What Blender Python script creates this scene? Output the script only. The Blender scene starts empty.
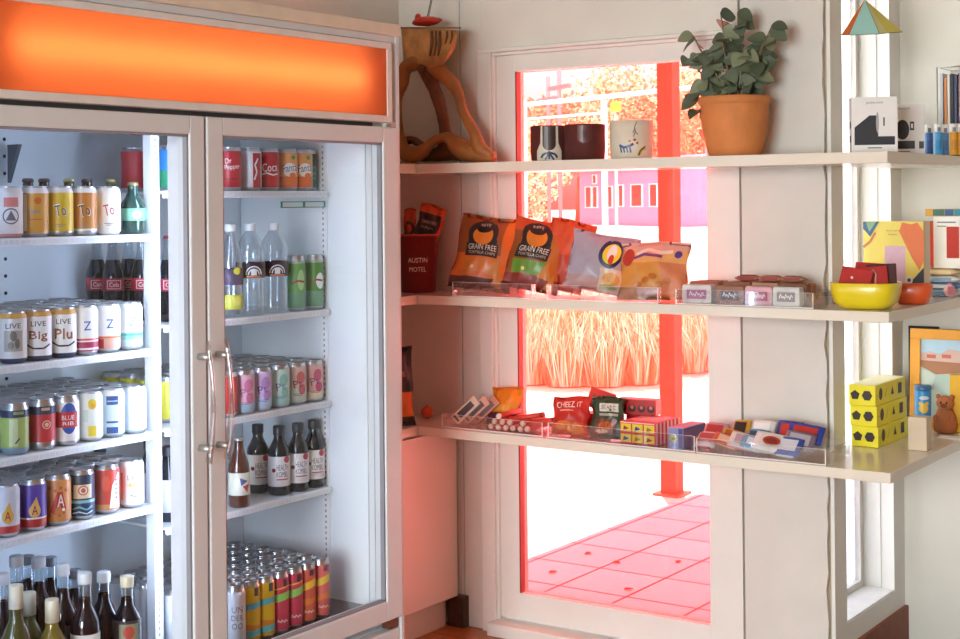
import bpy, bmesh, math, random
from mathutils import Vector, Matrix

random.seed(7)
scene = bpy.context.scene
COL = scene.collection
PI = math.pi

# ------------------------------------------------------------------ camera model
F, CX, CY = 1457.5, 480.0, 201.2
YAW, ROLL, EYE = 0.6029, -0.00954, 1.5
_fwd = Vector((-math.sin(YAW), math.cos(YAW), 0))
_rt = Vector((math.cos(YAW), math.sin(YAW), 0))
_up = Vector((0, 0, 1))
_r2 = math.cos(ROLL) * _rt + math.sin(ROLL) * _up
_u2 = -math.sin(ROLL) * _rt + math.cos(ROLL) * _up
CAMP = Vector((0, 0, EYE))


def at(px, py, X=None, Y=None, Z=None, D=None):
    """measured point of the photograph -> world point on a known plane"""
    d = _fwd + _r2 * ((px - CX) / F) + _u2 * ((CY - py) / F)
    if X is not None:
        t = X / d.x
    elif Y is not None:
        t = Y / d.y
    elif Z is not None:
        t = (Z - EYE) / d.z
    else:
        t = D
    return CAMP + d * t


def ax(px, Y, py=201):
    return at(px, py, Y=Y).x


def ay(px, X, py=201):
    return at(px, py, X=X).y


cam_d = bpy.data.cameras.new('camera')
cam = bpy.data.objects.new('camera', cam_d)
COL.objects.link(cam)
cam_d.sensor_width = 36
cam_d.lens = F / 960 * 36
cam_d.shift_y = -(319.5 - CY) / 960
cam_d.clip_end = 500
m = Matrix.Identity(4)
for i, v in enumerate((_r2, _u2, -_fwd)):
    for j in range(3):
        m[j][i] = v[j]
m.translation = CAMP
cam.matrix_world = m
scene.camera = cam

# ------------------------------------------------------------------ materials


def lin(h):
    h = h.lstrip('#')
    out = []
    for i in (0, 2, 4):
        c = int(h[i:i + 2], 16) / 255
        out.append(c / 12.92 if c <= .04045 else ((c + .055) / 1.055) ** 2.4)
    return out


_mats = {}


def newmat(name):
    mt = bpy.data.materials.new(name)
    mt.use_nodes = True
    nt = mt.node_tree
    nt.nodes.clear()
    out = nt.nodes.new('ShaderNodeOutputMaterial')
    return mt, nt, out


def M(h, rough=.5, metal=0., var=.05, scale=18., bump=0., coat=0., name=None):
    key = (h, rough, metal, var, scale, bump, coat)
    if key in _mats:
        return _mats[key]
    mt, nt, out = newmat(name or ('coat_' + h))
    p = nt.nodes.new('ShaderNodeBsdfPrincipled')
    tc = nt.nodes.new('ShaderNodeTexCoord')
    n = nt.nodes.new('ShaderNodeTexNoise')
    n.inputs['Scale'].default_value = scale
    n.inputs['Detail'].default_value = 4
    nt.links.new(tc.outputs['Object'], n.inputs['Vector'])
    r = nt.nodes.new('ShaderNodeValToRGB')
    c = lin(h)
    r.color_ramp.elements[0].position = .3
    r.color_ramp.elements[1].position = .7
    r.color_ramp.elements[0].color = [x * (1 - var) for x in c] + [1]
    r.color_ramp.elements[1].color = [min(1, x * (1 + var)) for x in c] + [1]
    nt.links.new(n.outputs['Fac'], r.inputs['Fac'])
    nt.links.new(r.outputs['Color'], p.inputs['Base Color'])
    p.inputs['Roughness'].default_value = rough
    p.inputs['Metallic'].default_value = metal
    if coat:
        p.inputs['Coat Weight'].default_value = coat
        p.inputs['Coat Roughness'].default_value = .08
    if bump:
        b = nt.nodes.new('ShaderNodeBump')
        b.inputs['Strength'].default_value = bump
        b.inputs['Distance'].default_value = .01
        nt.links.new(n.outputs['Fac'], b.inputs['Height'])
        nt.links.new(b.outputs['Normal'], p.inputs['Normal'])
    nt.links.new(p.outputs[0], out.inputs[0])
    _mats[key] = mt
    return mt


def clear(name, tint, refl=.06, rough=.03, edge=.35, haze=0., hazec=(1, 1, 1)):
    """thin clear sheet: see-through, with mirror highlights that grow at grazing angles"""
    if name in _mats:
        return _mats[name]
    mt, nt, out = newmat(name)
    t = nt.nodes.new('ShaderNodeBsdfTransparent')
    t.inputs[0].default_value = (*tint, 1)
    g = nt.nodes.new('ShaderNodeBsdfGlossy')
    g.inputs['Roughness'].default_value = rough
    g.inputs['Color'].default_value = (1, 1, 1, 1)
    lw = nt.nodes.new('ShaderNodeLayerWeight')
    lw.inputs['Blend'].default_value = .25
    mp = nt.nodes.new('ShaderNodeMapRange')
    mp.inputs['To Min'].default_value = refl
    mp.inputs['To Max'].default_value = edge
    nt.links.new(lw.outputs['Facing'], mp.inputs['Value'])
    mx = nt.nodes.new('ShaderNodeMixShader')
    nt.links.new(mp.outputs[0], mx.inputs[0])
    src = t
    if haze:
        tr = nt.nodes.new('ShaderNodeBsdfTranslucent')
        tr.inputs[0].default_value = (*hazec, 1)
        m2 = nt.nodes.new('ShaderNodeMixShader')
        m2.inputs[0].default_value = haze
        nt.links.new(t.outputs[0], m2.inputs[1])
        nt.links.new(tr.outputs[0], m2.inputs[2])
        src = m2
    nt.links.new(src.outputs[0], mx.inputs[1])
    nt.links.new(g.outputs[0], mx.inputs[2])
    nt.links.new(mx.outputs[0], out.inputs[0])
    _mats[name] = mt
    return mt


def emis(name, h, s):
    mt, nt, out = newmat(name)
    e = nt.nodes.new('ShaderNodeEmission')
    e.inputs[0].default_value = (*lin(h), 1)
    e.inputs[1].default_value = s
    nt.links.new(e.outputs[0], out.inputs[0])
    return mt


# ------------------------------------------------------------------ mesh builder
class MB:
    def __init__(self):
        self.bm = bmesh.new()
        self.mats = []

    def mi(self, mt):
        if mt not in self.mats:
            self.mats.append(mt)
        return self.mats.index(mt)

    def add(self, vs, fs, mt, T=None, smooth=False, fm=None):
        bv = [self.bm.verts.new(T @ Vector(v) if T else Vector(v)) for v in vs]
        for k, f in enumerate(fs):
            try:
                bf = self.bm.faces.new([bv[i] for i in f])
            except ValueError:
                continue
            bf.material_index = self.mi(fm[k] if fm else mt)
            bf.smooth = smooth
        return self

    def box(self, x0, y0, z0, x1, y1, z1, mt, T=None, bev=0., seg=2):
        if bev:
            b = bmesh.new()
            bmesh.ops.create_cube(b, size=1)
            for v in b.verts:
                v.co = Vector((x0 + (v.co.x + .5) * (x1 - x0), y0 + (v.co.y + .5) * (y1 - y0), z0 + (v.co.z + .5) * (z1 - z0)))
            bmesh.ops.bevel(b, geom=b.edges[:], offset=bev, segments=seg, affect='EDGES', profile=.5)
            b.verts.index_update()
            self.add([v.co.copy() for v in b.verts], [[v.index for v in f.verts] for f in b.faces], mt, T, smooth=False)
            b.free()
            return self
        vs = [(x, y, z) for z in (z0, z1) for y in (y0, y1) for x in (x0, x1)]
        fs = [(0, 2, 3, 1), (4, 5, 7, 6), (0, 1, 5, 4), (2, 6, 7, 3), (0, 4, 6, 2), (1, 3, 7, 5)]
        return self.add(vs, fs, mt, T)

    def lathe(self, prof, mt, seg=24, T=None, smooth=True, mats=None, cap0=False, cap1=False):
        vs, fs, fm = [], [], []
        for r, z in prof:
            for k in range(seg):
                a = 2 * PI * k / seg
                vs.append((r * math.cos(a), r * math.sin(a), z))
        for i in range(len(prof) - 1):
            for k in range(seg):
                k2 = (k + 1) % seg
                fs.append((i * seg + k, i * seg + k2, (i + 1) * seg + k2, (i + 1) * seg + k))
                fm.append(mats[i] if mats else mt)
        if cap0:
            fs.append(tuple(range(seg))[::-1])
            fm.append(mats[0] if mats else mt)
        if cap1:
            n = (len(prof) - 1) * seg
            fs.append(tuple(n + k for k in range(seg)))
            fm.append(mats[-1] if mats else mt)
        return self.add(vs, fs, mt, T, smooth, fm)

    def cyl(self, r, z0, z1, mt, seg=20, T=None, smooth=True):
        return self.lathe([(r, z0), (r, z1)], mt, seg, T, smooth, cap0=True, cap1=True)

    def tube(self, pts, rad, mt, seg=8, T=None, flat=1.):
        pts = [Vector(p) for p in pts]
        if not hasattr(rad, '__len__'):
            rad = [rad] * len(pts)
        vs, fs = [], []
        ref = Vector((0.13, 0.31, 0.94))
        for i, p in enumerate(pts):
            d = (pts[min(i + 1, len(pts) - 1)] - pts[max(i - 1, 0)]).normalized()
            a = d.cross(ref)
            if a.length < .05:
                a = d.cross(Vector((1, 0, 0)))
            a.normalize()
            b = d.cross(a)
            for k in range(seg):
                t = 2 * PI * k / seg
                vs.append(p + (a * math.cos(t) + b * math.sin(t) * flat) * rad[i])
        n = len(pts)
        for i in range(n - 1):
            for k in range(seg):
                k2 = (k + 1) % seg
                fs.append((i * seg + k, i * seg + k2, (i + 1) * seg + k2, (i + 1) * seg + k))
        fs.append(tuple(range(seg))[::-1])
        fs.append(tuple((n - 1) * seg + k for k in range(seg)))
        return self.add(vs, fs, mt, T, True)

    def ball(self, c, r, mt, seg=14, T=None, sc=(1, 1, 1), wob=0., rnd=None):
        vs, fs = [], []
        n = max(6, seg // 2)
        ph = [(rnd or random).random() * 6 for _ in range(4)]
        for i in range(n + 1):
            t = PI * i / n
            for k in range(seg):
                a = 2 * PI * k / seg
                w = 1 + wob * (math.sin(3 * a + ph[0]) * math.sin(2 * t + ph[1]) + .6 * math.sin(5 * a + 4 * t + ph[2])) * math.sin(t)
                vs.append((c[0] + r * sc[0] * w * math.sin(t) * math.cos(a), c[1] + r * sc[1] * w * math.sin(t) * math.sin(a), c[2] + r * sc[2] * w * math.cos(t)))
        for i in range(n):
            for k in range(seg):
                k2 = (k + 1) % seg
                fs.append((i * seg + k, (i + 1) * seg + k, (i + 1) * seg + k2, i * seg + k2))
        return self.add(vs, fs, mt, T, True)

    def prism(self, poly, z0, z1, mt, T=None):
        n = len(poly)
        vs = [(x, y, z0) for x, y in poly] + [(x, y, z1) for x, y in poly]
        fs = [tuple(range(n))[::-1], tuple(range(n, 2 * n))] + [(i, (i + 1) % n, n + (i + 1) % n, n + i) for i in range(n)]
        return self.add(vs, fs, mt, T)

    def mesh(self, name, weld=True):
        if weld:
            bmesh.ops.remove_doubles(self.bm, verts=self.bm.verts[:], dist=1e-6)
        bmesh.ops.recalc_face_normals(self.bm, faces=self.bm.faces[:])
        me = bpy.data.meshes.new(name)
        self.bm.to_mesh(me)
        self.bm.free()
        for mt in self.mats:
            me.materials.append(mt)
        return me


# ------------------------------------------------------------------ objects
ROOT = {}
KIDS = {}


def tag(o, label, cat, group=None):
    o['label'] = label
    o['category'] = cat
    if group:
        o['group'] = group
    return o


def thing(name, label, cat, loc=(0, 0, 0), rz=0., group=None, rx=0.):
    o = bpy.data.objects.new(name, None)
    o.empty_display_size = .05
    COL.objects.link(o)
    o.location = loc
    o.rotation_euler = (rx, 0, rz)
    KIDS[o] = []
    return tag(o, label, cat, group)


def part(name, mb, parent, label=None, world=False):
    o = bpy.data.objects.new(name, mb.mesh(name) if isinstance(mb, MB) else mb)
    COL.objects.link(o)
    o.parent = parent
    if world:
        q = parent
        inv = Matrix.Identity(4)
        while q is not None:
            inv = inv @ (Matrix.Translation(q.location) @ q.rotation_euler.to_matrix().to_4x4()).inverted() if q.parent is None else inv
            q = q.parent
        if parent.parent is None:
            o.matrix_parent_inverse = inv
    if label:
        o['label'] = label
    KIDS.setdefault(parent, []).append(o)
    KIDS[o] = []
    return o


def solo(name, mb, label, cat, loc=(0, 0, 0), rz=0., group=None):
    o = bpy.data.objects.new(name, mb.mesh(name))
    COL.objects.link(o)
    o.location = loc
    o.rotation_euler = (0, 0, rz)
    KIDS[o] = []
    return tag(o, label, cat, group)


def struct(name, mb):
    o = bpy.data.objects.new(name, mb.mesh(name))
    COL.objects.link(o)
    o['kind'] = 'structure'
    KIDS[o] = []
    return o


def dup(o, loc=None, rz=None, label=None, parent=None):
    c = o.copy()
    COL.objects.link(c)
    KIDS[c] = []
    if parent is not None:
        c.parent = parent
        KIDS[parent].append(c)
    if loc is not None:
        c.location = loc
    if rz is not None:
        c.rotation_euler = (c.rotation_euler[0], 0, rz)
    if label:
        c['label'] = label
    for k in KIDS[o]:
        dup(k, parent=c)
    return c


# ------------------------------------------------------------------ prints on surfaces
def rect(x0, y0, x1, y1):
    return [(x0, y0), (x1, y0), (x1, y1), (x0, y1)]


def ell(cx, cy, rx, ry=None, n=24, a0=0., a1=2 * PI):
    ry = rx if ry is None else ry
    full = abs(a1 - a0 - 2 * PI) < 1e-6
    return [(cx + rx * math.cos(a0 + (a1 - a0) * k / (n if full else n - 1)), cy + ry * math.sin(a0 + (a1 - a0) * k / (n if full else n - 1))) for k in range(n)]


def ngon(cx, cy, r, n, rot=PI / 2, sx=1.):
    return [(cx + sx * r * math.cos(rot + 2 * PI * k / n), cy + r * math.sin(rot + 2 * PI * k / n)) for k in range(n)]


def ring(cx, cy, r0, r1, n=20, a0=0., a1=2 * PI):
    out = []
    for k in range(n):
        t0, t1 = a0 + (a1 - a0) * k / n, a0 + (a1 - a0) * (k + 1) / n
        out.append([(cx + r0 * math.cos(t0), cy + r0 * math.sin(t0)), (cx + r1 * math.cos(t0), cy + r1 * math.sin(t0)),
                    (cx + r1 * math.cos(t1), cy + r1 * math.sin(t1)), (cx + r0 * math.cos(t1), cy + r0 * math.sin(t1))])
    return out


def stroke(pts, w):
    out = []
    for (x0, y0), (x1, y1) in zip(pts, pts[1:]):
        d = math.hypot(x1 - x0, y1 - y0) or 1
        nx, ny = -(y1 - y0) / d * w / 2, (x1 - x0) / d * w / 2
        out.append([(x0 + nx, y0 + ny), (x0 - nx, y0 - ny), (x1 - nx, y1 - ny), (x1 + nx, y1 + ny)])
    return out


_txt = {}


def text2d(s, size):
    key = (s, size)
    if key not in _txt:
        c = bpy.data.curves.new('lettering', 'FONT')
        c.body = s
        c.size = size
        c.align_x = 'CENTER'
        c.align_y = 'CENTER'
        c.space_line = .9
        c.resolution_u = 2
        o = bpy.data.objects.new('lettering', c)
        me = bpy.data.meshes.new_from_object(o)
        _txt[key] = ([(v.co.x, v.co.y) for v in me.vertices], [tuple(p.vertices) for p in me.polygons])
        bpy.data.objects.remove(o)
        bpy.data.curves.remove(c)
        bpy.data.meshes.remove(me)
    return _txt[key]


def fit_text(s, w, h, cx=0., cy=0., rot=0., bold=0.):
    """lettering scaled to fit a w x h box"""
    vs, fs = text2d(s, .1)
    xs = [v[0] for v in vs]
    ys = [v[1] for v in vs]
    sx = w / (max(xs) - min(xs))
    sy = h / (max(ys) - min(ys))
    mx, my = (max(xs) + min(xs)) / 2, (max(ys) + min(ys)) / 2
    c, s_ = math.cos(rot), math.sin(rot)
    pts = [((x - mx) * sx, (y - my) * sy) for x, y in vs]
    pts = [(cx + x * c - y * s_, cy + x * s_ + y * c) for x, y in pts]
    return [[pts[i] for i in f] for f in fs]


def decal(name, parent, prints, fmap, step=.006, label=None):
    """prints: list of (polygon list, material); fmap maps (x, y, layer) to a point on the surface"""
    mb = MB()
    for layer, (polys, mt) in enumerate(prints):
        b = bmesh.new()
        for poly in polys:
            vs = [b.verts.new((p[0], p[1], 0)) for p in poly]
            try:
                b.faces.new(vs)
            except ValueError:
                pass
        if step and b.verts:
            for axis in (0, 1):
                if axis == 1 and step > 0 and fmap.__name__.startswith('cyl'):
                    continue
                lo = min(v.co[axis] for v in b.verts)
                hi = max(v.co[axis] for v in b.verts)
                k = lo + step
                while k < hi - 1e-5:
                    co = Vector((0, 0, 0))
                    no = Vector((0, 0, 0))
                    co[axis] = k
                    no[axis] = 1
                    bmesh.ops.bisect_plane(b, geom=b.verts[:] + b.edges[:] + b.faces[:], plane_co=co, plane_no=no)
                    k += step
        b.verts.index_update()
        mb.add([fmap(v.co.x, v.co.y, layer) for v in b.verts], [[v.index for v in f.verts] for f in b.faces], mt)
        b.free()
    return part(name, mb, parent, label)


def cylmap(R, a0, z0):
    def cyl(x, y, L):
        r = R + .0004 + .00025 * L
        return (r * math.cos(a0 + x / R), r * math.sin(a0 + x / R), z0 + y)
    return cyl


def flatmap(o, u, v):
    o, u, v = Vector(o), Vector(u), Vector(v)
    n = u.cross(v).normalized()

    def flat(x, y, L):
        return o + u * x + v * y + n * (.0005 + .0003 * L)
    return flat


# ------------------------------------------------------------------ shared materials
WALLP = M('dfdbd0', .75, 0, .03, 6, .05, name='cream_wall_paint')
TRIMP = M('e6e3db', .5, 0, .02, 8, name='cream_trim_paint')
SHELFP = M('e5dccb', .16, 0, .02, 5, name='cream_shelf_laminate')
STEELW = M('d9dbdc', .35, 0, .02, 9, name='grey_white_fridge_paint')
LINER = M('e8eef2', .4, 0, .02, 7, name='white_fridge_liner')
WIREW = M('eef1f3', .35, 0, .02, 30, name='white_coated_shelf')
DARK = M('1b1a1d', .5, 0, .1, 30, name='dark_rubber')
ALU = M('c9cacc', .28, 1., .05, 60, name='can_aluminium')
CHROME = M('bdbab4', .3, .7, .02, 30, name='polished_steel')
GLASSP = clear('fridge_door_glass', (.985, .99, .995), .008, .02, .07)
ACRYL = clear('clear_acrylic', (.97, .97, .97), .06, .04, .55)
HANDP = clear('handle_acrylic', (.80, .78, .77), .16, .05, .8)
EDGE = M('f4eeea', .3, 0, .02, 30, name='white_edge_glint')  # near-white strips paint the glint along acrylic edges
WHITE = M('f2f0ec', .45, 0, .02, 20, name='white_print')
INK = M('1d1b20', .5, 0, .08, 40, name='black_ink')
# ------------------------------------------------------------------ room shell
YW, YS, XL, XC = 4.21, 3.96, -3.25, -2.99      # back wall, shelf front, left wall, left shelf front
XB, XR = at(833.5, 560, Y=YW).x, at(890.5, 480, Y=YS).x
YR = at(905.2, 600, X=XB).y                # bay wall, right shelf front, right wall
print('BAY', XB, XR, YR)
WY0, WY1, WZ0, WZ1 = ay(847.3, XB, 620), ay(894.5, XB, 592), .19, 2.72
XE, YB, ZC = 3.2, -3.4, 3.0

fl_mt, nt, out = newmat('orange_brown_floor_boards')
p = nt.nodes.new('ShaderNodeBsdfPrincipled')
tc = nt.nodes.new('ShaderNodeTexCoord')
br = nt.nodes.new('ShaderNodeTexBrick')
br.inputs['Scale'].default_value = 1
br.inputs['Brick Width'].default_value = 1.4
br.inputs['Row Height'].default_value = .12
br.inputs['Mortar Size'].default_value = .003
br.inputs['Color1'].default_value = (*lin('b0703c'), 1)
br.inputs['Color2'].default_value = (*lin('a5622f'), 1)
br.inputs['Mortar'].default_value = (*lin('5a2f16'), 1)
nt.links.new(tc.outputs['Object'], br.inputs['Vector'])
nt.links.new(br.outputs['Color'], p.inputs['Base Color'])
p.inputs['Roughness'].default_value = .35
nt.links.new(p.outputs[0], out.inputs[0])
struct('floor', MB().box(XL - .15, YB - .1, -.1, XE, YW + .12, 0, fl_mt).box(XB - .15, YW + .12, -.1, XE, YR + .1, 0, fl_mt))
struct('ceiling', MB().box(XL - .15, YB - .1, ZC, XE + .1, YR + .1, ZC + .1, M('b8a48a', .8, name='ceiling_boards')))
struct('wall_left', MB().box(XL - .15, YB, 0, XL, YW + .12, ZC, WALLP))
# back wall: boards either side of and above the glazed door
GX0, GX1, GZ0, GZ1 = ax(515.5, YW), ax(706, YW), .147, 1.946
b = MB()
sx = ax(461, YW)
DX0, DX1, DZ1 = ax(482, YW, 300), ax(740.5, YW, 350), 2.03
b.box(XL - .01, YW, 0, sx - .002, YW + .12, ZC, WALLP, bev=.002)
b.box(sx + .002, YW, 0, DX0, YW + .12, ZC, WALLP, bev=.002)
b.box(DX0, YW + .001, DZ1, DX1, YW + .12, ZC, WALLP)
b.box(DX1, YW + .02, 0, XB - .0125, WY0 - .004, ZC, M('b3a288', .85, 0, .08, 14, name='raw_wall_edge'))
struct('wall_back', b)
# the board right of the door, with a rough sawn right edge
rx0, rx1 = ax(743, YW, 350), ax(827, YW, 500)
rr = random.Random(3)
pts = [(rx0, 0.0), (rx1, 0.0)]
n = 60
pts += [(rx1 + rr.uniform(-.004, .004) + .002 * math.sin(i * 1.7), .02 + i * (ZC - .04) / n) for i in range(n + 1)]
pts += [(rx1, ZC), (rx0, ZC)]
T = Matrix(((1, 0, 0, 0), (0, 0, -1, YW + .018), (0, 1, 0, 0), (0, 0, 0, 1)))
struct('wall_panel', MB().prism(pts, 0, .018, M('d8d4cb', .8, 0, .05, 5, .15, name='pale_plaster_board'), T))
# bay wall with the tall side window
b = MB()
b.box(XB - .012, YW + .012, 0, XB, WY0, ZC, TRIMP)
b.box(XB - .15, WY1, 0, XB, YR + .1, ZC, TRIMP)
b.box(XB - .15, WY0, 0, XB, WY1, WZ0, TRIMP)
b.box(XB - .15, WY0, WZ1, XB, WY1, ZC, TRIMP)
struct('wall_bay', b)
struct('wall_right', MB().box(XB - .15, YR, 0, XE, YR + .1, ZC, M('d2cdc1', .75, 0, .03, 4, .05, name='right_wall_paint')))
# unseen rear and east walls; rear opening is added to shape the key light
WARMB = M('8c8072', .8, 0, .05, 3, name='tan_rear_wall_paint')
WX0, WX1 = -1.7, .6
b = MB()
b.box(XL - .15, YB - .1, 0, XE, YB, .5, WARMB).box(XL - .15, YB - .1, 2.6, XE, YB, ZC, WARMB)
b.box(XL - .15, YB - .1, .5, WX0, YB, 2.6, WARMB).box(WX1, YB - .1, .5, XE, YB, 2.6, WARMB)
struct('wall_rear', b)
struct('wall_front', MB().box(XE, YB - .1, 0, XE + .1, YR + .1, ZC, WARMB))
REDWOOD = M('8a4526', .55, 0, .15, 25, name='red_brown_stained_wood')
struct('baseboard_bay', MB().box(XB + .0005, YW + .05, 0, XB + .012, YR - .001, .124, REDWOOD))
struct('baseboard_back', MB().box(-3.03, YW - .035, 0, -2.962, YW - .001, .108, M('4a3426', .6, 0, .2, 40, name='dark_stained_wood')))

# ---- side window (frosted)
fr_mt, nt, out = newmat('frosted_window_glass')
tr = nt.nodes.new('ShaderNodeBsdfTranslucent')
tr.inputs[0].default_value = (.74, .82, .90, 1)
tp = nt.nodes.new('ShaderNodeBsdfTransparent')
mx = nt.nodes.new('ShaderNodeMixShader')
mx.inputs[0].default_value = .25
nt.links.new(tr.outputs[0], mx.inputs[1])
nt.links.new(tp.outputs[0], mx.inputs[2])
nt.links.new(mx.outputs[0], out.inputs[0])
w2 = bpy.data.objects.new('window_2', None)
COL.objects.link(w2)
w2['kind'] = 'structure'
w2.location = (XB - .1, (WY0 + WY1) / 2, WZ0)
KIDS[w2] = []
b = MB()
fy = .028
for y0, y1 in ((WY0, WY0 + fy), (WY1 - fy, WY1)):
    b.box(XB - .145, y0 + .0005, WZ0 + .001, XB - .105, y1 - .0005, WZ1 - .001, TRIMP)
b.box(XB - .145, WY0 + fy, WZ0 + .001, XB - .105, WY1 - fy, WZ0 + .03, TRIMP)
b.box(XB - .145, WY0 + fy, WZ1 - .03, XB - .105, WY1 - fy, WZ1 - .001, TRIMP)
b.box(XB - .050, WY1 - .004, WZ0 + .0085, XB - .044, WY1 - .0003, WZ1 - .001, TRIMP)
part('window_frame', b, w2, world=True)
part('window_glass', MB().box(XB - .128, WY0 + fy, WZ0 + .03, XB - .122, WY1 - fy, WZ1 - .03, fr_mt), w2, world=True)
part('window_sill', MB().box(XB - .104, WY0 + .001, WZ0 + .0005, XB - .002, WY1 - .001, WZ0 + .008, M('f3f3f1', .4, name='white_sill_paint')), w2, world=True)

# ---- glazed door with red film
d1 = bpy.data.objects.new('door_1', None)
COL.objects.link(d1)
d1['kind'] = 'structure'
d1.location = ((GX0 + GX1) / 2, YW, 0)
KIDS[d1] = []
FILM = clear('red_window_film', (1., .58, .60), .02, .02, .15, .22, (1., .06, .02))
ix0 = ax(497, YW)
b = MB()
b.box(ix0, YW + .004, .055, GX0, YW + .06, DZ1 - .0263, TRIMP, bev=.002)
b.box(GX1, YW + .004, .055, DX1 - .001, YW + .06, DZ1 - .0263, TRIMP, bev=.002)
b.box(GX0, YW + .004, GZ1, GX1, YW + .06, DZ1 - .0263, TRIMP)
b.box(GX0, YW + .004, .055, GX1, YW + .06, GZ0, TRIMP)
part('door_frame', b, d1, world=True)
b = MB()
b.box(DX0 + .001, YW - .018, .0, ix0 - .012, YW + .05, DZ1 - .0142, TRIMP, bev=.003)
b.box(ix0 - .0119, YW - .008, .0461, ix0 - .0001, YW + .05, DZ1 - .0262, TRIMP, bev=.003)
b.box(DX0 + .001, YW - .018, DZ1 - .014, DX1 - .001, YW + .05, DZ1, TRIMP, bev=.004)
b.box(ix0 - .0118, YW - .008, DZ1 - .026, DX1 - .0012, YW + .049, DZ1 - .0143, TRIMP, bev=.003)
part('door_casing', b, d1, world=True)
part('door_glass', MB().box(GX0, YW + .03, GZ0, GX1, YW + .034, GZ1, FILM), d1, 'red tinted glass', world=True)
part('lit_edge_strip', MB().box(GX0 + .0002, YW + .004, GZ0, GX0 + .006, YW + .029, GZ1, M('9a3020', .5, name='red_lit_edge')), d1, 'red strip standing for the lit film edge', world=True)  # red strip stands for the lit edge of film and frame
part('threshold', MB().box(ix0 - .02, YW - .06, .0, DX1, YW + .05, .045, TRIMP, bev=.004), d1, world=True)

# ------------------------------------------------------------------ wall shelves


def lshelf(z1, th, label):
    w = .001
    poly = [(XL + w, 3.45), (XC, 3.45), (XC, YS), (XR, YS), (XR, YR - w), (XB + w, YR - w), (XB + w, YW - .0195), (XL + w, YW - .0195)]
    b = MB().prism(poly, z1 - th, z1, SHELFP)
    bmesh.ops.bevel(b.bm, geom=[e for e in b.bm.edges], offset=.0012, segments=1, affect='EDGES')
    return solo('wall_shelf', b, label, 'shelf', group='cream shelves wrapping the corner')


ZT, ZM, ZL = 1.628, 1.182, .737
lshelf(ZT, .032, 'topmost cream wall shelf, the one under the potted plant')
lshelf(ZM, .030, 'middle cream wall shelf, the one under the chip bags and yellow bowl')
lshelf(ZL, .030, 'lowest cream wall shelf, the one under the yellow shape boxes')

cb = thing('base_cabinet', 'white flat-front base cabinet in the corner beside the drinks fridge', 'cabinet', ((XL + XC) / 2, 3.83, 0))
CABP = M('ebe2d6', .4, 0, .02, 6, name='cabinet_paint')
part('body', MB().box(XL + .002, 3.46, .105, XC - .022, YW - .002, .705, CABP), cb, world=True)
part('door', MB().box(XC - .021, 3.46, .108, XC - .003, YW - .022, .698, CABP, bev=.002), cb, world=True)
part('toe_kick', MB().box(XL + .002, 3.46, .0, -3.035, YW - .04, .104, CABP), cb, world=True)

# ------------------------------------------------------------------ drinks fridge
XF = -2.62
FY0, FY1, FYM = 1.80, 3.399, 2.604
FB = -3.235
IN0, IN1 = 1.86, 3.335          # inner side walls
fr = thing('drinks_fridge', 'tall two-door glass drinks fridge with a lit orange header', 'fridge', ((XF + FB) / 2, FYM, 0))
b = MB()
b.box(FB, FY0, .0, -2.68, IN0, 2.02, STEELW).box(FB, IN1, .0, -2.68, FY1, 2.02, STEELW)
b.box(FB, IN0, .0, -3.205, IN1, 2.02, LINER)
b.box(FB, FY0, .0, -2.665, FY1, .255, STEELW, bev=.003)
b.box(-3.205, IN0, .255, -2.70, IN1, .315, LINER)
b.box(-3.205, IN0, 1.70, -2.70, IN1, 1.735, LINER)
b.box(-2.68, FY0, .255, -2.674, FY0 + .02, 1.735, STEELW).box(-2.68, FY1 - .012, .0, -2.625, FY1, 2.02, STEELW)
b.box(-2.70, IN0, 1.700, -2.675, IN1, 1.74, M('6d6b6c', .5, name='grey_recess'))
b.box(FB, FY0, 1.985, XF + .004, FY1, 2.02, M('ddd2bd', .5, name='warm_lit_fascia'), bev=.002)  # beige puts the warm light on the fascia into its colour
b.box(FB, FY0, 1.966, XF - .01, FY1, 1.985, STEELW)
part('cabinet_body', b, fr, world=True)
b = MB()
b.box(-3.2, IN1 - .006, .316, -2.70, IN1 - .0005, 1.699, LINER)
part('inner_liner', b, fr, 'white inner side panel', world=True)
part('inner_liner', MB().box(-3.2, IN0 + .0005, .316, -2.70, IN0 + .006, 1.699, LINER), fr, 'white inner side panel', world=True)
part('bottom_deck', MB().box(-3.204, IN0 + .001, .3155, -2.69, IN1 - .001, .318, M('8a8588', .15, .6, .03, name='shiny_deck_steel')), fr, 'shiny grey deck', world=True)
# header light box: translucent orange sheet in front of a fluorescent tube
ho_mt, nt, out = newmat('translucent_orange_sheet')
tr = nt.nodes.new('ShaderNodeBsdfTranslucent')
tr.inputs[0].default_value = (1., .52, .29, 1)
df = nt.nodes.new('ShaderNodeBsdfPrincipled')
df.inputs['Base Color'].default_value = (*lin('e2592f'), 1)
df.inputs['Roughness'].default_value = .4
mx = nt.nodes.new('ShaderNodeMixShader')
mx.inputs[0].default_value = .45
nt.links.new(tr.outputs[0], mx.inputs[1])
nt.links.new(df.outputs[0], mx.inputs[2])
nt.links.new(mx.outputs[0], out.inputs[0])
hy0, hy1 = FY0 + .03, ay(388, XF)
part('header_panel', MB().box(XF - .004, hy0, 1.751, XF - .001, hy1, 1.944, ho_mt), fr, 'backlit orange header sheet', world=True)
b = MB()
HT = M('e3ded8', .35, name='white_header_trim')
b.box(XF - .03, FY0, 1.731, XF + .004, hy1 + .02, 1.751, HT, bev=.003).box(XF - .03, FY0, 1.944, XF + .004, hy1 + .02, 1.963, HT, bev=.003)
b.box(XF - .03, FY0, 1.751, XF + .003, hy0, 1.944, HT).box(XF - .03, hy1, 1.751, XF + .003, hy1 + .02, 1.944, HT)
part('header_trim', b, fr, world=True)
b = MB()
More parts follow.
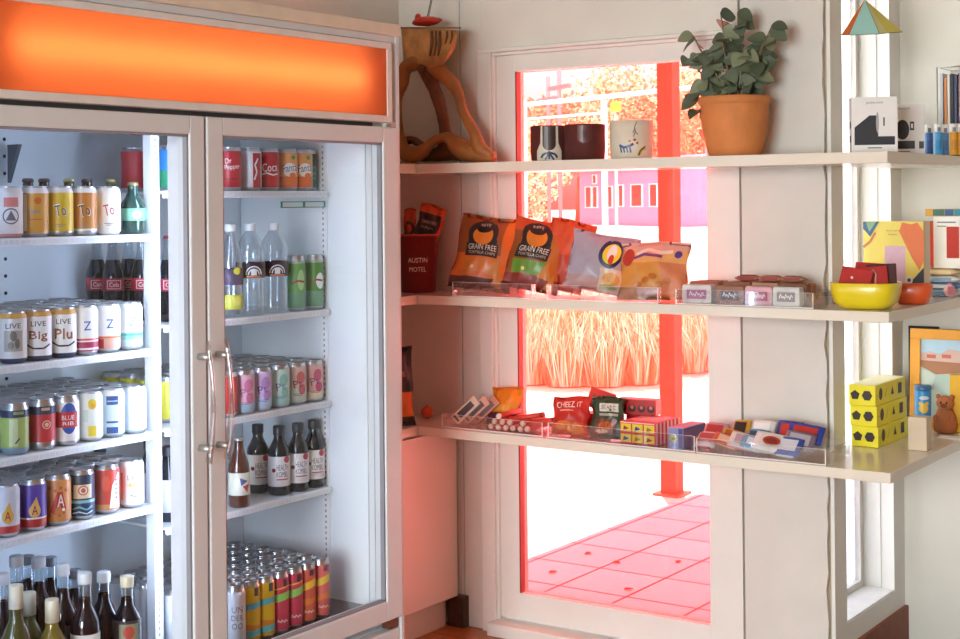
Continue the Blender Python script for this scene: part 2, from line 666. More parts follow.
LB = M('5a463a', .8, name='light_box_grey')
b.box(-2.84, hy0, 1.745, -2.83, hy1, 1.96, LB).box(-2.84, hy0, 1.735, XF - .03, hy1, 1.745, LB).box(-2.84, hy0, 1.955, XF - .03, hy1, 1.966, LB)
part('light_box', b, fr, world=True)
ty1 = ay(352, XF - .06)
part('header_tube', MB().cyl(.013, 0, ty1 - 2.03, emis('warm_tube_light', 'fff0cc', 22), 12, Matrix.Translation((XF - .055, 2.03, 1.853)) @ Matrix.Rotation(-PI / 2, 4, 'X')), fr, 'fluorescent header tube', world=True)
# doors
GASK = M('8f8d92', .6, name='grey_gasket')


def fridge_door(y0, y1, st0, st1, hinge):
    """y0..y1 outer, glass between y0+st0 and y1-st1"""
    z0, z1, gz0, gz1 = .286, 1.718, .344, 1.672
    b = MB()
    b.box(XF - .045, y0, z0, XF, y0 + st0, z1, STEELW, bev=.004).box(XF - .045, y1 - st1, z0, XF, y1, z1, STEELW, bev=.004)
    b.box(XF - .045, y0 + st0 - .001, gz1, XF, y1 - st1 + .001, z1, STEELW, bev=.004).box(XF - .045, y0 + st0 - .001, z0, XF, y1 - st1 + .001, gz0, STEELW, bev=.004)
    for (a0, a1, c0, c1) in ((y0 + st0, y0 + st0 + .006, gz0, gz1), (y1 - st1 - .006, y1 - st1, gz0, gz1), (y0 + st0, y1 - st1, gz0, gz0 + .006), (y0 + st0, y1 - st1, gz1 - .006, gz1)):
        b.box(XF - .02, a0, c0, XF - .006, a1, c1, GASK)
    d = part('door', b, fr, world=True)
    inv = d.matrix_parent_inverse.copy()
    g = part('door_glass', MB().box(XF - .026, y0 + st0 + .0005, gz0 + .0005, XF - .022, y1 - st1 - .0005, gz1 - .0005, GLASSP), d, 'clear door glass')
    hy = (y1 - .026) if hinge == 'left' else (y0 + .028)
    b = MB()
    pts = [(XF + .03 + .018 * math.sin(PI * t / 12), hy, .862 + .30 * t / 12) for t in range(13)]
    b.tube(pts, .010, HANDP, 10, flat=.6)
    h = part('handle', b, d, 'clear bowed handle')
    for z in (1.122, .896):
        part('handle_post', MB().cyl(.0085, 0, .036, CHROME, 14, Matrix.Translation((XF, hy, z)) @ Matrix.Rotation(PI / 2, 4, 'Y')), d, 'steel handle post')
    return d


fridge_door(FY0 + .012, 2.600, .055, .050, 'left')
fridge_door(2.609, ay(399, XF), .056, .071, 'right')
part('kick_grille', MB().box(-2.664, FY0 + .02, .02, XF - .01, FY1 - .016, .252, STEELW, bev=.004), fr, world=True)
part('door_hinge', MB().box(-2.66, FY1 - .06, .256, XF - .012, FY1 - .02, .284, M('7c4a38', .4, .5, name='rusty_hinge')), fr, 'rust brown hinge', world=True)
b = MB()
b.box(XF - .02, FY1 - .045, 1.7195, XF - .004, FY1 - .022, 1.7295, CHROME)
part('top_hinge', b, fr, 'steel top hinge', world=True)
# centre mullion, shelf standards, lamps
part('mullion', MB().box(-2.71, 2.560, .318, -2.672, 2.648, 1.70, M('dfe2e8', .4, name='pale_mullion')), fr, world=True)
LED = emis('cool_fridge_lamp', 'c4dcff', 36)
LEDL = emis('cool_left_lamp', 'c4dcff', 22)
for yy, LED in ((2.590, LEDL), (2.618, LED)):
    part('lamp_strip', MB().box(-2.722, yy - .008, .40, -2.712, yy + .008, 1.66, LED), fr, 'white light strip', world=True)
part('lamp_strip', MB().box(-2.715, IN0 + .008, .40, -2.705, IN0 + .022, 1.66, emis('cool_jamb_lamp', 'bcd8ff', 24)), fr, 'white light strip', world=True)


SLOT = M('8c98a6', .6, name='grey_slot')


def standard(y, x, face):
    b = MB()
    b.box(x - .03, y - .014, .318, x, y + .014, 1.70, WIREW)
    z = .36
    while z < 1.68:
        if face == 'x':
            b.box(x, y - .0022, z, x + .0006, y + .0022, z + .007, SLOT)
        z += .0165
    return part('shelf_standard', b, fr, 'slotted white upright', world=True)


standard(2.645, -2.846, 'x')
b = MB()
b.box(-2.875, IN1 - .0085, .318, -2.845, IN1 - .0062, 1.70, WIREW)
z = .36
while z < 1.68:
    b.box(-2.863, IN1 - .0091, z, -2.858, IN1 - .0085, z + .007, SLOT)
    z += .0165
part('shelf_standard', b, fr, 'slotted white upright', world=True)
for zz in [1.0 + .045 * k for k in range(16)]:
    for yy in (2.40, 2.45):
        part('liner_hole', MB().cyl(.005, 0, .001, DARK, 8, Matrix.Translation((-3.2045, yy, zz)) @ Matrix.Rotation(PI / 2, 4, 'Y')), fr, world=True)
part('bracket', MB().prism([(0, 0), (.0, .1), (.045, .1)], 0, .012, M('4b5964', .5, name='slate_bracket'), Matrix.Translation((-3.19, 2.46, 1.56)) @ Matrix.Rotation(PI / 2, 4, 'X')), fr, 'slate triangular bracket', world=True)

SX = -2.83


def fshelf(y0, y1, z, tagw=None):
    b = MB()
    b.box(-3.19, y0, z - .006, SX - .01, y1, z, WIREW)
    b.box(SX - .01, y0, z - .018, SX, y1, z + .001, WIREW, bev=.002)
    k = y0 + .02
    s = part('shelf', b, fr, world=True)
    inv = s.matrix_parent_inverse
    b = MB()
    while k < y1 - .01:
        b.box(SX, k, z - .014, SX + .0008, k + .012, z - .004, M('dfe6ea', .3, name='price_rail_plastic'))
        k += .016
    part('price_rail', b, s)
    return s


LZ = [1.423, 1.127, .912, .723]
RZ = [1.534, 1.183, .911, .655]
for z in LZ:
    fshelf(IN0 + .008, 2.628, z)
for z in RZ:
    s = fshelf(2.662, IN1 - .018, z)
b = MB()
GRN = M('2c8468', .5, name='green_tag_frame')
gy0, gy1, gym = ay(281, SX), ay(325, SX), ay(304, SX)
for (a0, a1, c0, c1) in ((gy0, gy1, 1.502, 1.5045), (gy0, gy1, 1.486, 1.4885), (gy0, gy0 + .005, 1.4885, 1.502), (gy1 - .005, gy1, 1.4885, 1.502), (gym - .004, gym + .004, 1.4885, 1.502)):
    b.box(SX - .002, a0, c0, SX + .001, a1, c1, GRN)
b.box(SX - .002, gy0, 1.4885, SX - .001, gy1, 1.502, M('d7e4e4', .4, name='tag_paper'))
part('price_tag', b, fr, 'green framed price tags', world=True)
# ------------------------------------------------------------------ drinks in the fridge
FACE = -.62           # direction the printed fronts look (towards the door, slightly left)
ORD = ['front', 'second', 'third', 'fourth', 'fifth', 'sixth', 'seventh']
_lid = {}


def can_mesh(bands, R=.0325, H=.122, seg=28):
    """bands: list of (height fraction upper bound, material); the neck and rim stay aluminium unless banded"""
    neck = H * .87
    zs = [0, .004, .009]
    edges = [f * H for f, _ in bands]
    zz = sorted(set([.009] + [e for e in edges if .009 < e < neck] + [neck]))
    prof = [(.0 + R * .70, .0), (R * .80, .0), (R, .010)] + [(R, z) for z in zz if z > .010] + [(R * .975, neck + H * .035), (R * .86, H * .968)]

    def col(z):
        for f, mt in bands:
            if z <= f * H + 1e-6:
                return mt
        return bands[-1][1]
    mats = []
    for i in range(len(prof) - 1):
        zm = (prof[i][1] + prof[i + 1][1]) / 2
        mats.append(ALU if i == 0 else col(zm))
    return MB().lathe(prof, ALU, seg, mats=mats, cap0=True)


def lid_mesh(R=.0325, H=.122):
    r = R * .86
    return MB().lathe([(r, H * .966), (r + .0008, H * .985), (r + .0004, H), (r - .0016, H), (r - .0024, H - .0055), (0.002, H - .0048)], ALU, 24, cap1=True)


def tab_mesh(R=.0325, H=.122):
    b = MB()
    T = Matrix.Translation((0, 0, H - .0046))
    b.prism(ell(.004, 0, .011, .0065, 14), 0, .0012, CHROME, T)
    b.prism(ell(-.011, 0, .008, .0075, 14), 0, .0004, M('9a9b9e', .3, 1.), T)
    return b


def make_can(style, loc, label, group, front):
    R, H = style.get('R', .0325), style.get('H', .122)
    key = id(style)
    if key not in _lid:
        _lid[key] = (can_mesh(style['bands'], R, H).mesh('can_body'), lid_mesh(R, H).mesh('can_lid'), tab_mesh(R, H).mesh('pull_tab'))
    me, ml, mt = _lid[key]
    o = thing('drink_can', label, 'can', loc, 0 if front else random.uniform(0, 6), group)
    part('can_body', me, o)
    l = part('can_lid', ml, o)
    part('pull_tab', mt, l)
    if front and style.get('prints'):
        a = style.get('face', FACE)
        for nm, pr in style['prints']:
            decal(nm, o, pr, cylmap(R, a, H / 2), .004)
    return o


def P(h, r=.42):
    return M(h, r, 0, .03, 40, 0, .1)


def scrib(w, h, cx=0., cy=0., n=6, t=.16):
    pts = [(cx - w / 2 + w * k / (2 * n), cy + h * .5 * (1 if k % 2 else -1) * (.6 + .4 * math.sin(k * 1.7))) for k in range(2 * n + 1)]
    return stroke(pts, h * t)


NAVY, BLUEI, REDI, MAG, TEAL, GOLD, ORANGE = P('20284a'), P('2b55a8'), P('c2242c'), P('b0205c'), P('4fb6ae'), P('d69a3c'), P('e07a2c')
WH = P('f0efec')
GRYI = P('8a8784')


def script_to(col, outline):
    return [('script', [(fit_text('To', .030, .032, 0, .002, .18), outline), (fit_text('To', .026, .028, 0, .002, .18), col)]),
            ('small_print', [([rect(-.012, -.033, .012, -.031), rect(-.008, -.037, .008, -.0355)], GRYI)])]


def live(col, big=None, pic=None):
    pr = [('lettering', [(fit_text('LIVE', .036, .012, 0, .028), INK)])]
    if big:
        pr.append(('script', [(stroke([(-.03, -.022), (-.012, -.031), (.012, -.031), (.03, -.022)], .004), INK), (fit_text(big, .044, .026, 0, -.002), INK), (fit_text(big, .040, .021, 0, -.002), P('b06a28'))]))
    if pic:
        pr.append(('picture', [([rect(-.022, -.032, .022, .017)], P('a9a294')), ([ell(0, .004, .008, .012), ell(-.006, -.018, .007, .009), ell(.009, -.014, .006, .012)], P('6e685c'))]))
    return pr


A_DROP = lambda col, bg: [('emblem', [([ell(.004, -.012, .014, .016), [(-.007, -.004), (.015, -.004), (.008, .022)]], bg), (fit_text('A', .014, .022, .004, -.010), col)])]
S = {}
S['l1'] = [
    dict(d='white can with coral top stripes and round grey crest', s='white crest', bands=[(.08, P('c98a86')), (1, WH)], prints=[('emblem', [([rect(-.012, .012, .022, .034)], P('d98078')), ([ell(.004, -.010, .019)], P('5b5a66')), ([ell(.004, -.010, .016)], WH), ([[(-.008, -.02), (.004, .004), (.016, -.02)], rect(.001, -.02, .007, -.006)], P('6d7180'))])]),
    dict(d='golden can with pale silver side stripe', s='golden', bands=[(.08, ALU), (.86, P('d59a35')), (1, WH)], prints=[('printed_panel', [([rect(-.030, -.046, -.020, .042)], P('f3e6c8')), ([ell(.006, .026, .009, .008)], P('d4662c')), (scrib(.022, .012), P('8f9285')), ([rect(-.012, -.02, .014, -.017)], P('c2701f'))])]),
    dict(d='yellow can with blue and white brush script', s='yellow script', bands=[(.1, ALU), (.87, P('d9b52c')), (1, WH)], prints=script_to(P('27407e'), WH)),
    dict(d='amber can with black brush script', s='amber script', bands=[(.1, ALU), (.14, WH), (.87, P('c07a30')), (1, WH)], prints=script_to(INK, WH)),
    dict(d='white can with red brush script', s='white and red script', bands=[(1, WH)], prints=script_to(P('b8283c'), P('f4f1ee'))),
]
S['l2'] = [
    dict(d='silver gold-necked can with LIVE over grey figure', s='silver LIVE', bands=[(.10, NAVY), (.87, P('d9d6d0')), (1, P('cf9a48'))], prints=live(INK, None, True)),
    dict(d='gold-necked LIVE can with brown tree script', s='brown-script LIVE', bands=[(.10, NAVY), (.87, WH), (1, P('cf9a48'))], prints=live(INK, 'Big')),
    dict(d='gold-necked LIVE can with large orange PL script', s='orange-script LIVE', bands=[(.10, NAVY), (.87, WH), (1, P('cf9a48'))], prints=live(INK, 'Plu')),
    dict(d='white can with blue Z mark and magenta base stripes', s='white magenta', bands=[(.06, ALU), (.11, MAG), (.15, WH), (.27, P('a8244e')), (.30, WH), (.34, P('d0473f')), (1, WH)], prints=[('emblem', [(fit_text('Z', .018, .022, .004, .012), BLUEI)])]),
    dict(d='white can with blue Z mark and orange base stripes', s='white orange', bands=[(.08, ALU), (.30, P('dba894')), (.34, P('d0703f')), (1, WH)], prints=[('emblem', [(fit_text('Z', .018, .022, .004, .012), BLUEI)]), ('printed_panel', [([rect(-.03, -.05, -.012, -.026)], P('b8342c'))])]),
    dict(d='white can with pale Z mark and teal base stripes', s='white teal', bands=[(.08, ALU), (.22, P('bfe0e4')), (.30, P('86cfd4')), (.36, TEAL), (1, WH)], prints=[('emblem', [(fit_text('Z', .018, .022, .004, .012), P('6f93c4'))])]),
]
S['l3'] = [
    dict(d='pale pink can cut by the photo edge', s='pale pink', bands=[(1, P('e4c8b8'))], prints=[]),
    dict(d='olive green can with navy top band', s='olive', bands=[(.14, P('7f98a4')), (.72, P('a3b45c')), (.86, NAVY), (1, ALU)], prints=[('printed_panel', [([rect(-.014, -.04, .006, .024)], P('c4cf9a')), (stroke([(.0, -.034), (.006, -.026), (.010, -.022)], .003), INK), ([rect(-.004, .034, .02, .041)], P('8a9a6a'))])]),
    dict(d='red can with navy band and round ring seal', s='red seal', bands=[(.16, ALU), (.70, P('c0262e')), (.86, NAVY), (1, ALU)], prints=[('emblem', [(ring(.010, .0, .008, .0105), P('e4b9a0')), ([ell(.010, .0, .005)], P('e4b9a0')), ([rect(-.002, .034, .018, .041)], P('c9a889'))])]),
    dict(d='white can with red ribbon and blue arcs', s='white blue arc', bands=[(.10, ALU), (.88, WH), (1, ALU)], prints=[('emblem', [([ell(.006, .006, .021, .038)], BLUEI), ([rect(-.03, -.016, .03, .022)], REDI), (fit_text('BLUE', .030, .011, .004, .008), WH), (fit_text('RIB', .026, .009, .004, -.006), WH)])]),
    dict(d='white can with two yellow citrus blocks', s='white citrus', bands=[(.06, ALU), (1, P('e9ece4'))], prints=[('picture', [([ell(.004, .032, .011, .013), rect(-.006, -.048, .014, -.022)], P('e2c93a')), ([ell(.006, .028, .006)], P('e2a63a')), ([rect(-.02, -.012, -.006, .018)], P('c7d8cf'))])]),
    dict(d='pale aqua can with navy blocks at top and foot', s='aqua and navy', bands=[(.06, ALU), (.88, P('cfe4ea')), (1, WH)], prints=[('printed_panel', [([rect(-.016, .022, .014, .044), rect(-.016, -.024, .014, -.019), rect(-.016, -.05, .014, -.034)], P('2d4a86')), ([rect(-.014, .030, .012, .033)], P('a9c6dc'))])]),
    dict(d='plain white can with small grey W mark', s='plain white', bands=[(.05, ALU), (1, P('eef0f0'))], prints=[('emblem', [(fit_text('W', .018, .020, .002, .014), GRYI), ([rect(-.012, -.016, .014, -.0145)], GRYI)])]),
]
S['l4'] = [
    dict(d='silver can with gold drop A mark and red foot', s='silver A-mark', bands=[(.05, ALU), (.22, P('bb3a30')), (1, P('c9cbcf'))], prints=A_DROP(P('9c2430'), P('d9a94a'))),
    dict(d='purple can with gold drop A mark and red foot', s='purple A-mark', bands=[(.05, ALU), (.24, P('b8352c')), (.27, WH), (.92, P('56389a')), (1, ALU)], prints=A_DROP(P('8a2a3a'), P('e2b464'))),
    dict(d='orange can with big white and red A', s='orange A-mark', bands=[(.06, ALU), (.92, P('d08a4a')), (1, ALU)], prints=[('emblem', [(stroke([(-.016, -.03), (.004, .020), (.014, -.024)], .012), P('bc3428')), (fit_text('A', .016, .03, .006, .0), WH), ([ell(.012, -.022, .004)], WH)]), ('picture', [([ell(-.02 + .013 * k, .03 - .006 * (k % 2), .004) for k in range(4)] + [ell(-.02 + .011 * k, -.036 + .005 * (k % 2), .003) for k in range(4)], P('bc5a30'))])]),
    dict(d='dark navy can with cream panel and red badge', s='navy badge', bands=[(.06, ALU), (.34, P('2a4560')), (.40, P('7fb4c4')), (.92, P('26324c')), (1, ALU)], prints=[('printed_panel', [([rect(-.022, -.008, .024, .026)], P('e0cfae')), ([ell(.002, .012, .013, .012)], P('c06a5c')), (ring(.002, .012, .006, .009), P('efe0c4')), (stroke([(-.024, -.034), (-.008, -.028), (.01, -.036), (.026, -.028)], .004), P('7fb4c4')), (stroke([(-.024, -.044), (-.008, -.04), (.01, -.046), (.026, -.04)], .003), P('cfe0e4'))])]),
    dict(d='red can with pale side strip of small letters', s='red side-strip', bands=[(.08, ALU), (.2, P('c98a55')), (.90, P('c8402f')), (1, ALU)], prints=[('printed_panel', [([[(.004, -.046), (.012, .01), (.03, .04), (.036, .04), (.036, -.046)]], P('efe6da')), ([p_ for k in range(5) for p_ in [rect(.020, -.024 + .011 * k, .026, -.018 + .011 * k)]], P('5a4a44')), ([ell(-.004, .016, .01, .02)], P('d8563c'))])]),
    dict(d='white can with grey LIVE lettering and orange band', s='white orange-band', bands=[(.06, ALU), (.9, WH), (1, WH)], prints=[('printed_panel', [(fit_text('LIV', .030, .014, .002, .018), P('747c90')), ([rect(-.010, -.006, .026, .004)], P('e0b070')), (stroke([(-.006, -.026), (.006, -.032), (.020, -.026)], .003), P('65748c')), ([rect(-.031, -.04, -.026, .03)], P('d8705c'))])]),
]
SHN = {'l1': 'top left fridge shelf', 'l2': 'second left fridge shelf', 'l3': 'third left fridge shelf', 'l4': 'lowest left fridge shelf',
       'ra': 'top right fridge shelf', 'rc': 'third right fridge shelf', 're': 'right fridge deck'}
CX_ = {'l1': [10, 36, 61, 85, 109], 'l2': [13, 38, 63, 85, 107.5, 130], 'l3': [-12, 14, 41, 65, 89, 111, 133], 'l4': [4, 31, 56, 80, 105, 130]}


def px_of(v):
    d = Vector(v) - CAMP
    t = d.dot(_fwd)
    return CX + F * d.dot(_r2) / t


for row, z in zip(('l1', 'l2', 'l3', 'l4'), LZ):
    xc = SX - .008 - .0335
    for i, st in enumerate(S[row]):
        y = ay(CX_[row][i], xc, 350)
        nrow = 1 if row == 'l1' else 5
        for k in range(nrow):
            x = xc - .0685 * k
            if px_of((x, y + .033, z)) < 1:
                continue
            if k == 0:
                lb = f"{st['d']}, front of {SHN[row]}"
            else:
                lb = f"{ORD[k]} can behind the {st['s']} can on {SHN[row]}"
            make_can(st, (x, y + (random.uniform(-.002, .002) if k else 0), z + .0012), lb, f"cans on the {SHN[row]}", k == 0)

# right bay -------------------------------------------------------------
SODA = [
    dict(d='red soda can with slanted white lettering, leftmost', s='red soda', face=-.75, bands=[(.05, ALU), (.92, P('b51f2a')), (1, ALU)], prints=[('lettering', [(fit_text('Dr', .018, .014, -.006, .022, .08) + fit_text('Pepper', .044, .018, .006, .004, .08), WH), ([rect(-.016, -.03, .022, -.027)], P('7a1420'))])]),
    dict(d='half white half red soda can turned sideways', s='white-red soda', bands=[(.05, ALU), (.92, P('e6e4e2')), (1, ALU)], prints=[('printed_panel', [([rect(.002, -.052, .03, .045)], P('b32430')), (stroke([(.006, -.03), (.014, -.008), (.008, .012), (.018, .03)], .005), WH)])]),
    dict(d='red soda can with flowing white script', s='script soda', bands=[(.05, ALU), (.93, P('c11f24')), (1, ALU)], prints=[('script', [(fit_text('Coca', .046, .024, 0, .006, .06), WH), (stroke([(-.024, -.014), (-.01, -.010), (.008, -.016), (.024, -.012)], .004), WH)])]),
    dict(d='orange fruit soda can left of its twin', s='orange soda', bands=[(.05, ALU), (.34, P('e0702c')), (.90, P('e8a05c')), (1, ALU)], prints=[('lettering', [([ell(.004, .0, .022, .020)], P('f0e8dc')), (fit_text('Fanta', .044, .022, .004, .006, .12), P('2a3f78')), ([ell(.012, -.016, .01, .008)], P('e0702c')), ([ell(.014, .036, .007, .006)], P('7c9a3c'))])]),
    dict(d='orange fruit soda can right of its twin', s='right orange soda', bands=[(.05, ALU), (.34, P('e0702c')), (.90, P('e8a05c')), (1, ALU)], prints=[('lettering', [([ell(.004, .0, .022, .020)], P('f0e8dc')), (fit_text('Fanta', .044, .022, .004, .006, .12), P('2a3f78')), ([ell(.012, -.016, .01, .008)], P('e0702c')), ([ell(.014, .036, .007, .006)], P('7c9a3c'))])]),
]
xa = SX - .042
for st, px in zip(SODA, (230, 250, 268, 286.5, 301.5)):
    y = ay(px, xa, 170)
    make_can(st, (xa, y, RZ[0] + .0012), f"{st['d']}, on the top right fridge shelf", 'soda cans on the top right shelf', True)
GREENC = dict(d='dark green', s='dark green', bands=[(.06, ALU), (.55, P('1f6a56')), (.6, P('3e8a74')), (.9, P('184f42')), (1, ALU)], prints=[('printed_panel', [([rect(-.03, -.012, .03, -.006), rect(-.03, -.026, .03, -.020)], P('4f9482'))])])
GREENC['R'] = .027
make_can(GREENC, (-2.897, 3.300, RZ[0] + .0012), 'dark green can right of the orange soda cans', 'soda cans on the top right shelf', True)
BLUEG = dict(d='blue', s='blue', bands=[(.06, ALU), (.45, P('2f9a6a')), (.9, P('2b7fc0')), (1, ALU)], prints=[])
make_can(SODA[0], (-3.07, ay(133, -3.07, 170), RZ[0] + .0012), 'plain red can seen behind the centre post of the fridge', 'soda cans on the top right shelf', False)
make_can(BLUEG, (-2.90, ay(168, -2.90, 170), RZ[0] + .0012), 'blue and green can showing between post and mullion', 'soda cans on the top right shelf', False)

# pastel cans on the third right shelf
PAST = [
    dict(d='peach and pink', s='peach', bands=[(.05, ALU), (.25, P('d9c9a4')), (.9, P('d8a9a0')), (1, ALU)], ink='6c4a6a', pic='c9576c'),
    dict(d='salmon and grey-green', s='salmon', bands=[(.05, ALU), (.4, P('c9d0c0')), (.9, P('d6b3a4')), (1, ALU)], ink='5b4a58', pic='c96a62'),
    dict(d='mint green', s='mint', bands=[(.05, ALU), (.3, P('a9cfc4')), (.9, P('c6d9c8')), (1, ALU)], ink='6f7d92', pic='8fbfae'),
    dict(d='lilac', s='lilac', bands=[(.05, ALU), (.3, P('b9c9dc')), (.9, P('cfb3d0')), (1, ALU)], ink='6a4a8a', pic='b884bc'),
    dict(d='rose pink', s='rose', bands=[(.05, ALU), (.25, P('a9c4d6')), (.9, P('dba9b6')), (1, ALU)], ink='b05a80', pic='cf6c8c'),
    dict(d='yellow', s='yellow', bands=[(.05, ALU), (.9, P('d8cf3a')), (1, ALU)], ink='6a6a3a', pic='c2b22a'),
    dict(d='yellow-green', s='lime', bands=[(.05, ALU), (.9, P('d4d83c')), (1, ALU)], ink='6a6a3a', pic='c2b22a'),
    dict(d='yellow', s='yellow', bands=[(.05, ALU), (.9, P('d6c838')), (1, ALU)], ink='6a6a3a', pic='c2b22a'),
]
for st in PAST:
    st['prints'] = [('printed_panel', [([ell(.010, .018, .014, .018), ell(.014, -.016, .012, .016)], P(st['pic'])), (fit_text('Pt', .026, .022, 0, .0, .2), P(st['ink'])), ([rect(-.014, -.030, .014, -.0285), rect(-.012, -.034, .012, -.0325)], P(st['ink']))])]
PCX = [312.5, 295.5, 278.5, 260.5, 243.5]
xc = SX - .042
ys = [ay(p_, xc, 400) for p_ in PCX]
while len(ys) < 8:
    ys.append(ys[-1] - .075)
for i, st in enumerate(PAST):
    for k in range(5):
        x = xc - .07 * k
        if i >= 5 and not (k >= 1):
            continue
        nm = f"{st['s']} {'sparkling can' if i < 5 else 'can'}"
        col = ['', '', '', '', '', 'nearest the post', 'one can left of that', 'two cans left of that'][i]
        if i < 5:
            lb = f"{st['d']} sparkling water can with dark script, front of {SHN['rc']}" if k == 0 else f"{ORD[k]} can back behind the {st['s']} can on {SHN['rc']}"
        else:
            lb = f"{st['s']} can, {ORD[k]} row of {SHN['rc']}, {['third', 'second', 'first'][i - 5]} of the yellow columns"
        make_can(st, (x, ys[i], RZ[2] + .0012), lb, f"cans on the {SHN['rc']}", k == 0)
REDC = dict(d='red', s='red', bands=[(.05, ALU), (.92, P('bf2f2a')), (1, ALU)], prints=[])
make_can(REDC, (xc + .0, ay(226, xc, 400), RZ[2] + .0012), 'plain red can beside the rose can, behind the door handle', f"cans on the {SHN['rc']}", False)

# tall slim cans on the deck
TALLD = dict(R=.0268, H=.168)


def tall(d, s, c, band, kind):
    pr = []
    if kind == 'y':
        pr = [('printed_panel', [([rect(.006, .044, .020, .066)], P('4a4a52')), ([[(-.027, .004), (.03, .014), (.03, .030), (-.027, .022)]], P('5fb8c4')), ([[(-.027, -.044), (.03, -.052), (.03, -.036), (-.027, -.03)]], P('e08a2a')), ([[(-.027, -.07), (.03, -.06), (.03, -.044), (-.027, -.05)]], P('6fc4c4'))])]
    if kind == 'g':
        pr = [('printed_panel', [([rect(.006, .044, .018, .064)], P('4a3a4a')), ([[(-.027, -.002), (.03, .012), (.03, .032), (-.027, .020)]], P('8fd06a')), (scrib(.03, .010, .004, -.05), P('f0d0d0')), (stroke([(-.027, .035), (.03, .046)], .004), P('e8b04a'))])]
    if kind == 'o':
        pr = [('printed_panel', [([rect(.004, .05, .018, .066)], P('5a3a5a')), ([[(-.027, .004), (.03, .022), (.03, .044), (-.027, .024)]], P('e8c23c')), ([[(-.027, -.036), (.03, -.024), (.03, -.008), (-.027, -.018)]], P('e07a3a')), (scrib(.03, .010, .004, -.05), P('f0d8c8'))])]
    return dict(d=d, s=s, bands=[(.04, ALU), (.93, c), (1, ALU)], prints=pr, **TALLD)


TALLS = [
    (320, tall('coral tall can with yellow slash, rightmost', 'rightmost coral', P('d8605a'), 0, 'o')),
    (306, tall('coral tall can with yellow slash, second from right', 'second coral', P('d46048'), 0, 'o')),
    (293, tall('raspberry tall can with green slash, right of its twin', 'right raspberry', P('c84058'), 0, 'g')),
    (279, tall('raspberry tall can with green slash, beside yellow cans', 'left raspberry', P('c84058'), 0, 'g')),
    (264.5, tall('yellow tall can with aqua slashes, beside the raspberry cans', 'right yellow', P('e3bb22'), 0, 'y')),
    (250, tall('yellow tall can with aqua slashes, beside the white can', 'left yellow', P('e3bb22'), 0, 'y')),
]
xe = -2.745
ty = [ay(p_, xe, 570) for p_, _ in TALLS]
for (p_, st), y in zip(TALLS, ty):
    for k in range(7):
        x = xe - .056 * k
        lb = f"{st['d']}, on the right fridge deck" if k == 0 else f"{ORD[k]} tall can back behind the {st['s']} can on right fridge deck"
        make_can(st, (x, y, .3192), lb, 'tall cans on the right fridge deck', k == 0)
ylast = ty[-1] - .0565
UN = dict(d='white', s='white', R=.0268, H=.168, bands=[(.05, ALU), (.93, P('e6e8ea')), (1, ALU)], prints=[('lettering', [(fit_text('UN', .03, .016, .0, .022), GRYI), (fit_text('DER', .032, .014, .0, .0), GRYI), (fit_text('OO', .03, .016, .0, -.022), GRYI)])])
for k in range(7):
    x = xe - .056 * k
    lb = 'white tall can with stacked grey letters on the right fridge deck' if k == 0 else f"{ORD[k]} tall can back behind the white lettered can on right fridge deck"
    make_can(UN, (x, ylast, .3192), lb, 'tall cans on the right fridge deck', k == 0)
for c in range(1, 6):
    for k in range(0, 7):
        v = (xe - .056 * k, ylast - .0565 * c, .3192)
        q = px_of(v)
        if v[1] < 2.70 or q > 178:
            continue
        make_can(UN, v, f"{ORD[k]}-row tall can on right fridge deck, {['', 'first', 'second', 'third', 'fourth', 'fifth'][c]} column left of the lettered white", 'tall cans on the right fridge deck', False)


# bottles -------------------------------------------------------------
def bottle(loc, label, group, prof, mt, cap, capmt, H, bandd=None, mats=None, rz=0, name='drink_bottle', capname='bottle_cap'):
    o = thing(name, label, 'bottle', loc, rz, group)
    part('bottle_body', MB().lathe(prof, mt, 28, mats=mats, cap0=True, cap1=True), o)
    part(capname, MB().lathe(cap, capmt, 20, cap0=True, cap1=True), o)
    for nm, z0, z1, R, pr in (bandd or []):
        b = MB().lathe([(R, z0), (R + .0006, z0 + .0003), (R + .0006, z1 - .0003), (R, z1)], pr[0], 28)
        lb = part(nm, b, o)
        if len(pr) > 1:
            decal('label_print', lb, pr[1], cylmap(R + .0006, FACE, (z0 + z1) / 2), .005)
    return o


BROWN = M('3a1c12', .08, 0, .1, 12, 0, .6, name='dark_brown_glass')
BLACKG = M('0e0e18', .12, 0, .1, 12, 0, .2, name='near_black_glass')
GREENG = M('24463c', .08, 0, .1, 12, 0, .6, name='dark_green_glass')
OLIVEG = M('4a4a20', .08, 0, .1, 12, 0, .6, name='olive_glass')
COLA = M('120a14', .1, 0, .1, 12, 0, .3, name='cola')
WATER = clear('clear_bottle_plastic', (.86, .90, .93), .10, .05, .75)
GLASSB = clear('pale_bottle_glass', (.72, .80, .84), .10, .04, .6)
GOLDC = M('b9a874', .35, .8, .05, 40, name='gold_crown_cap')
BRC = M('5a4c48', .4, .5, .08, 40, name='dark_crown_cap')


def crown(z):
    return [(.0145, z - .003), (.0140, z + .001), (.0125, z + .005), (.010, z + .006)]


def beer(R=.0305, H=.19, neck=.0125):
    return [(R * .9, 0), (R, .004), (R, H * .55), (R * .93, H * .62), (R * .62, H * .74), (neck + .001, H * .84), (neck, H * .97), (neck + .001, H)]


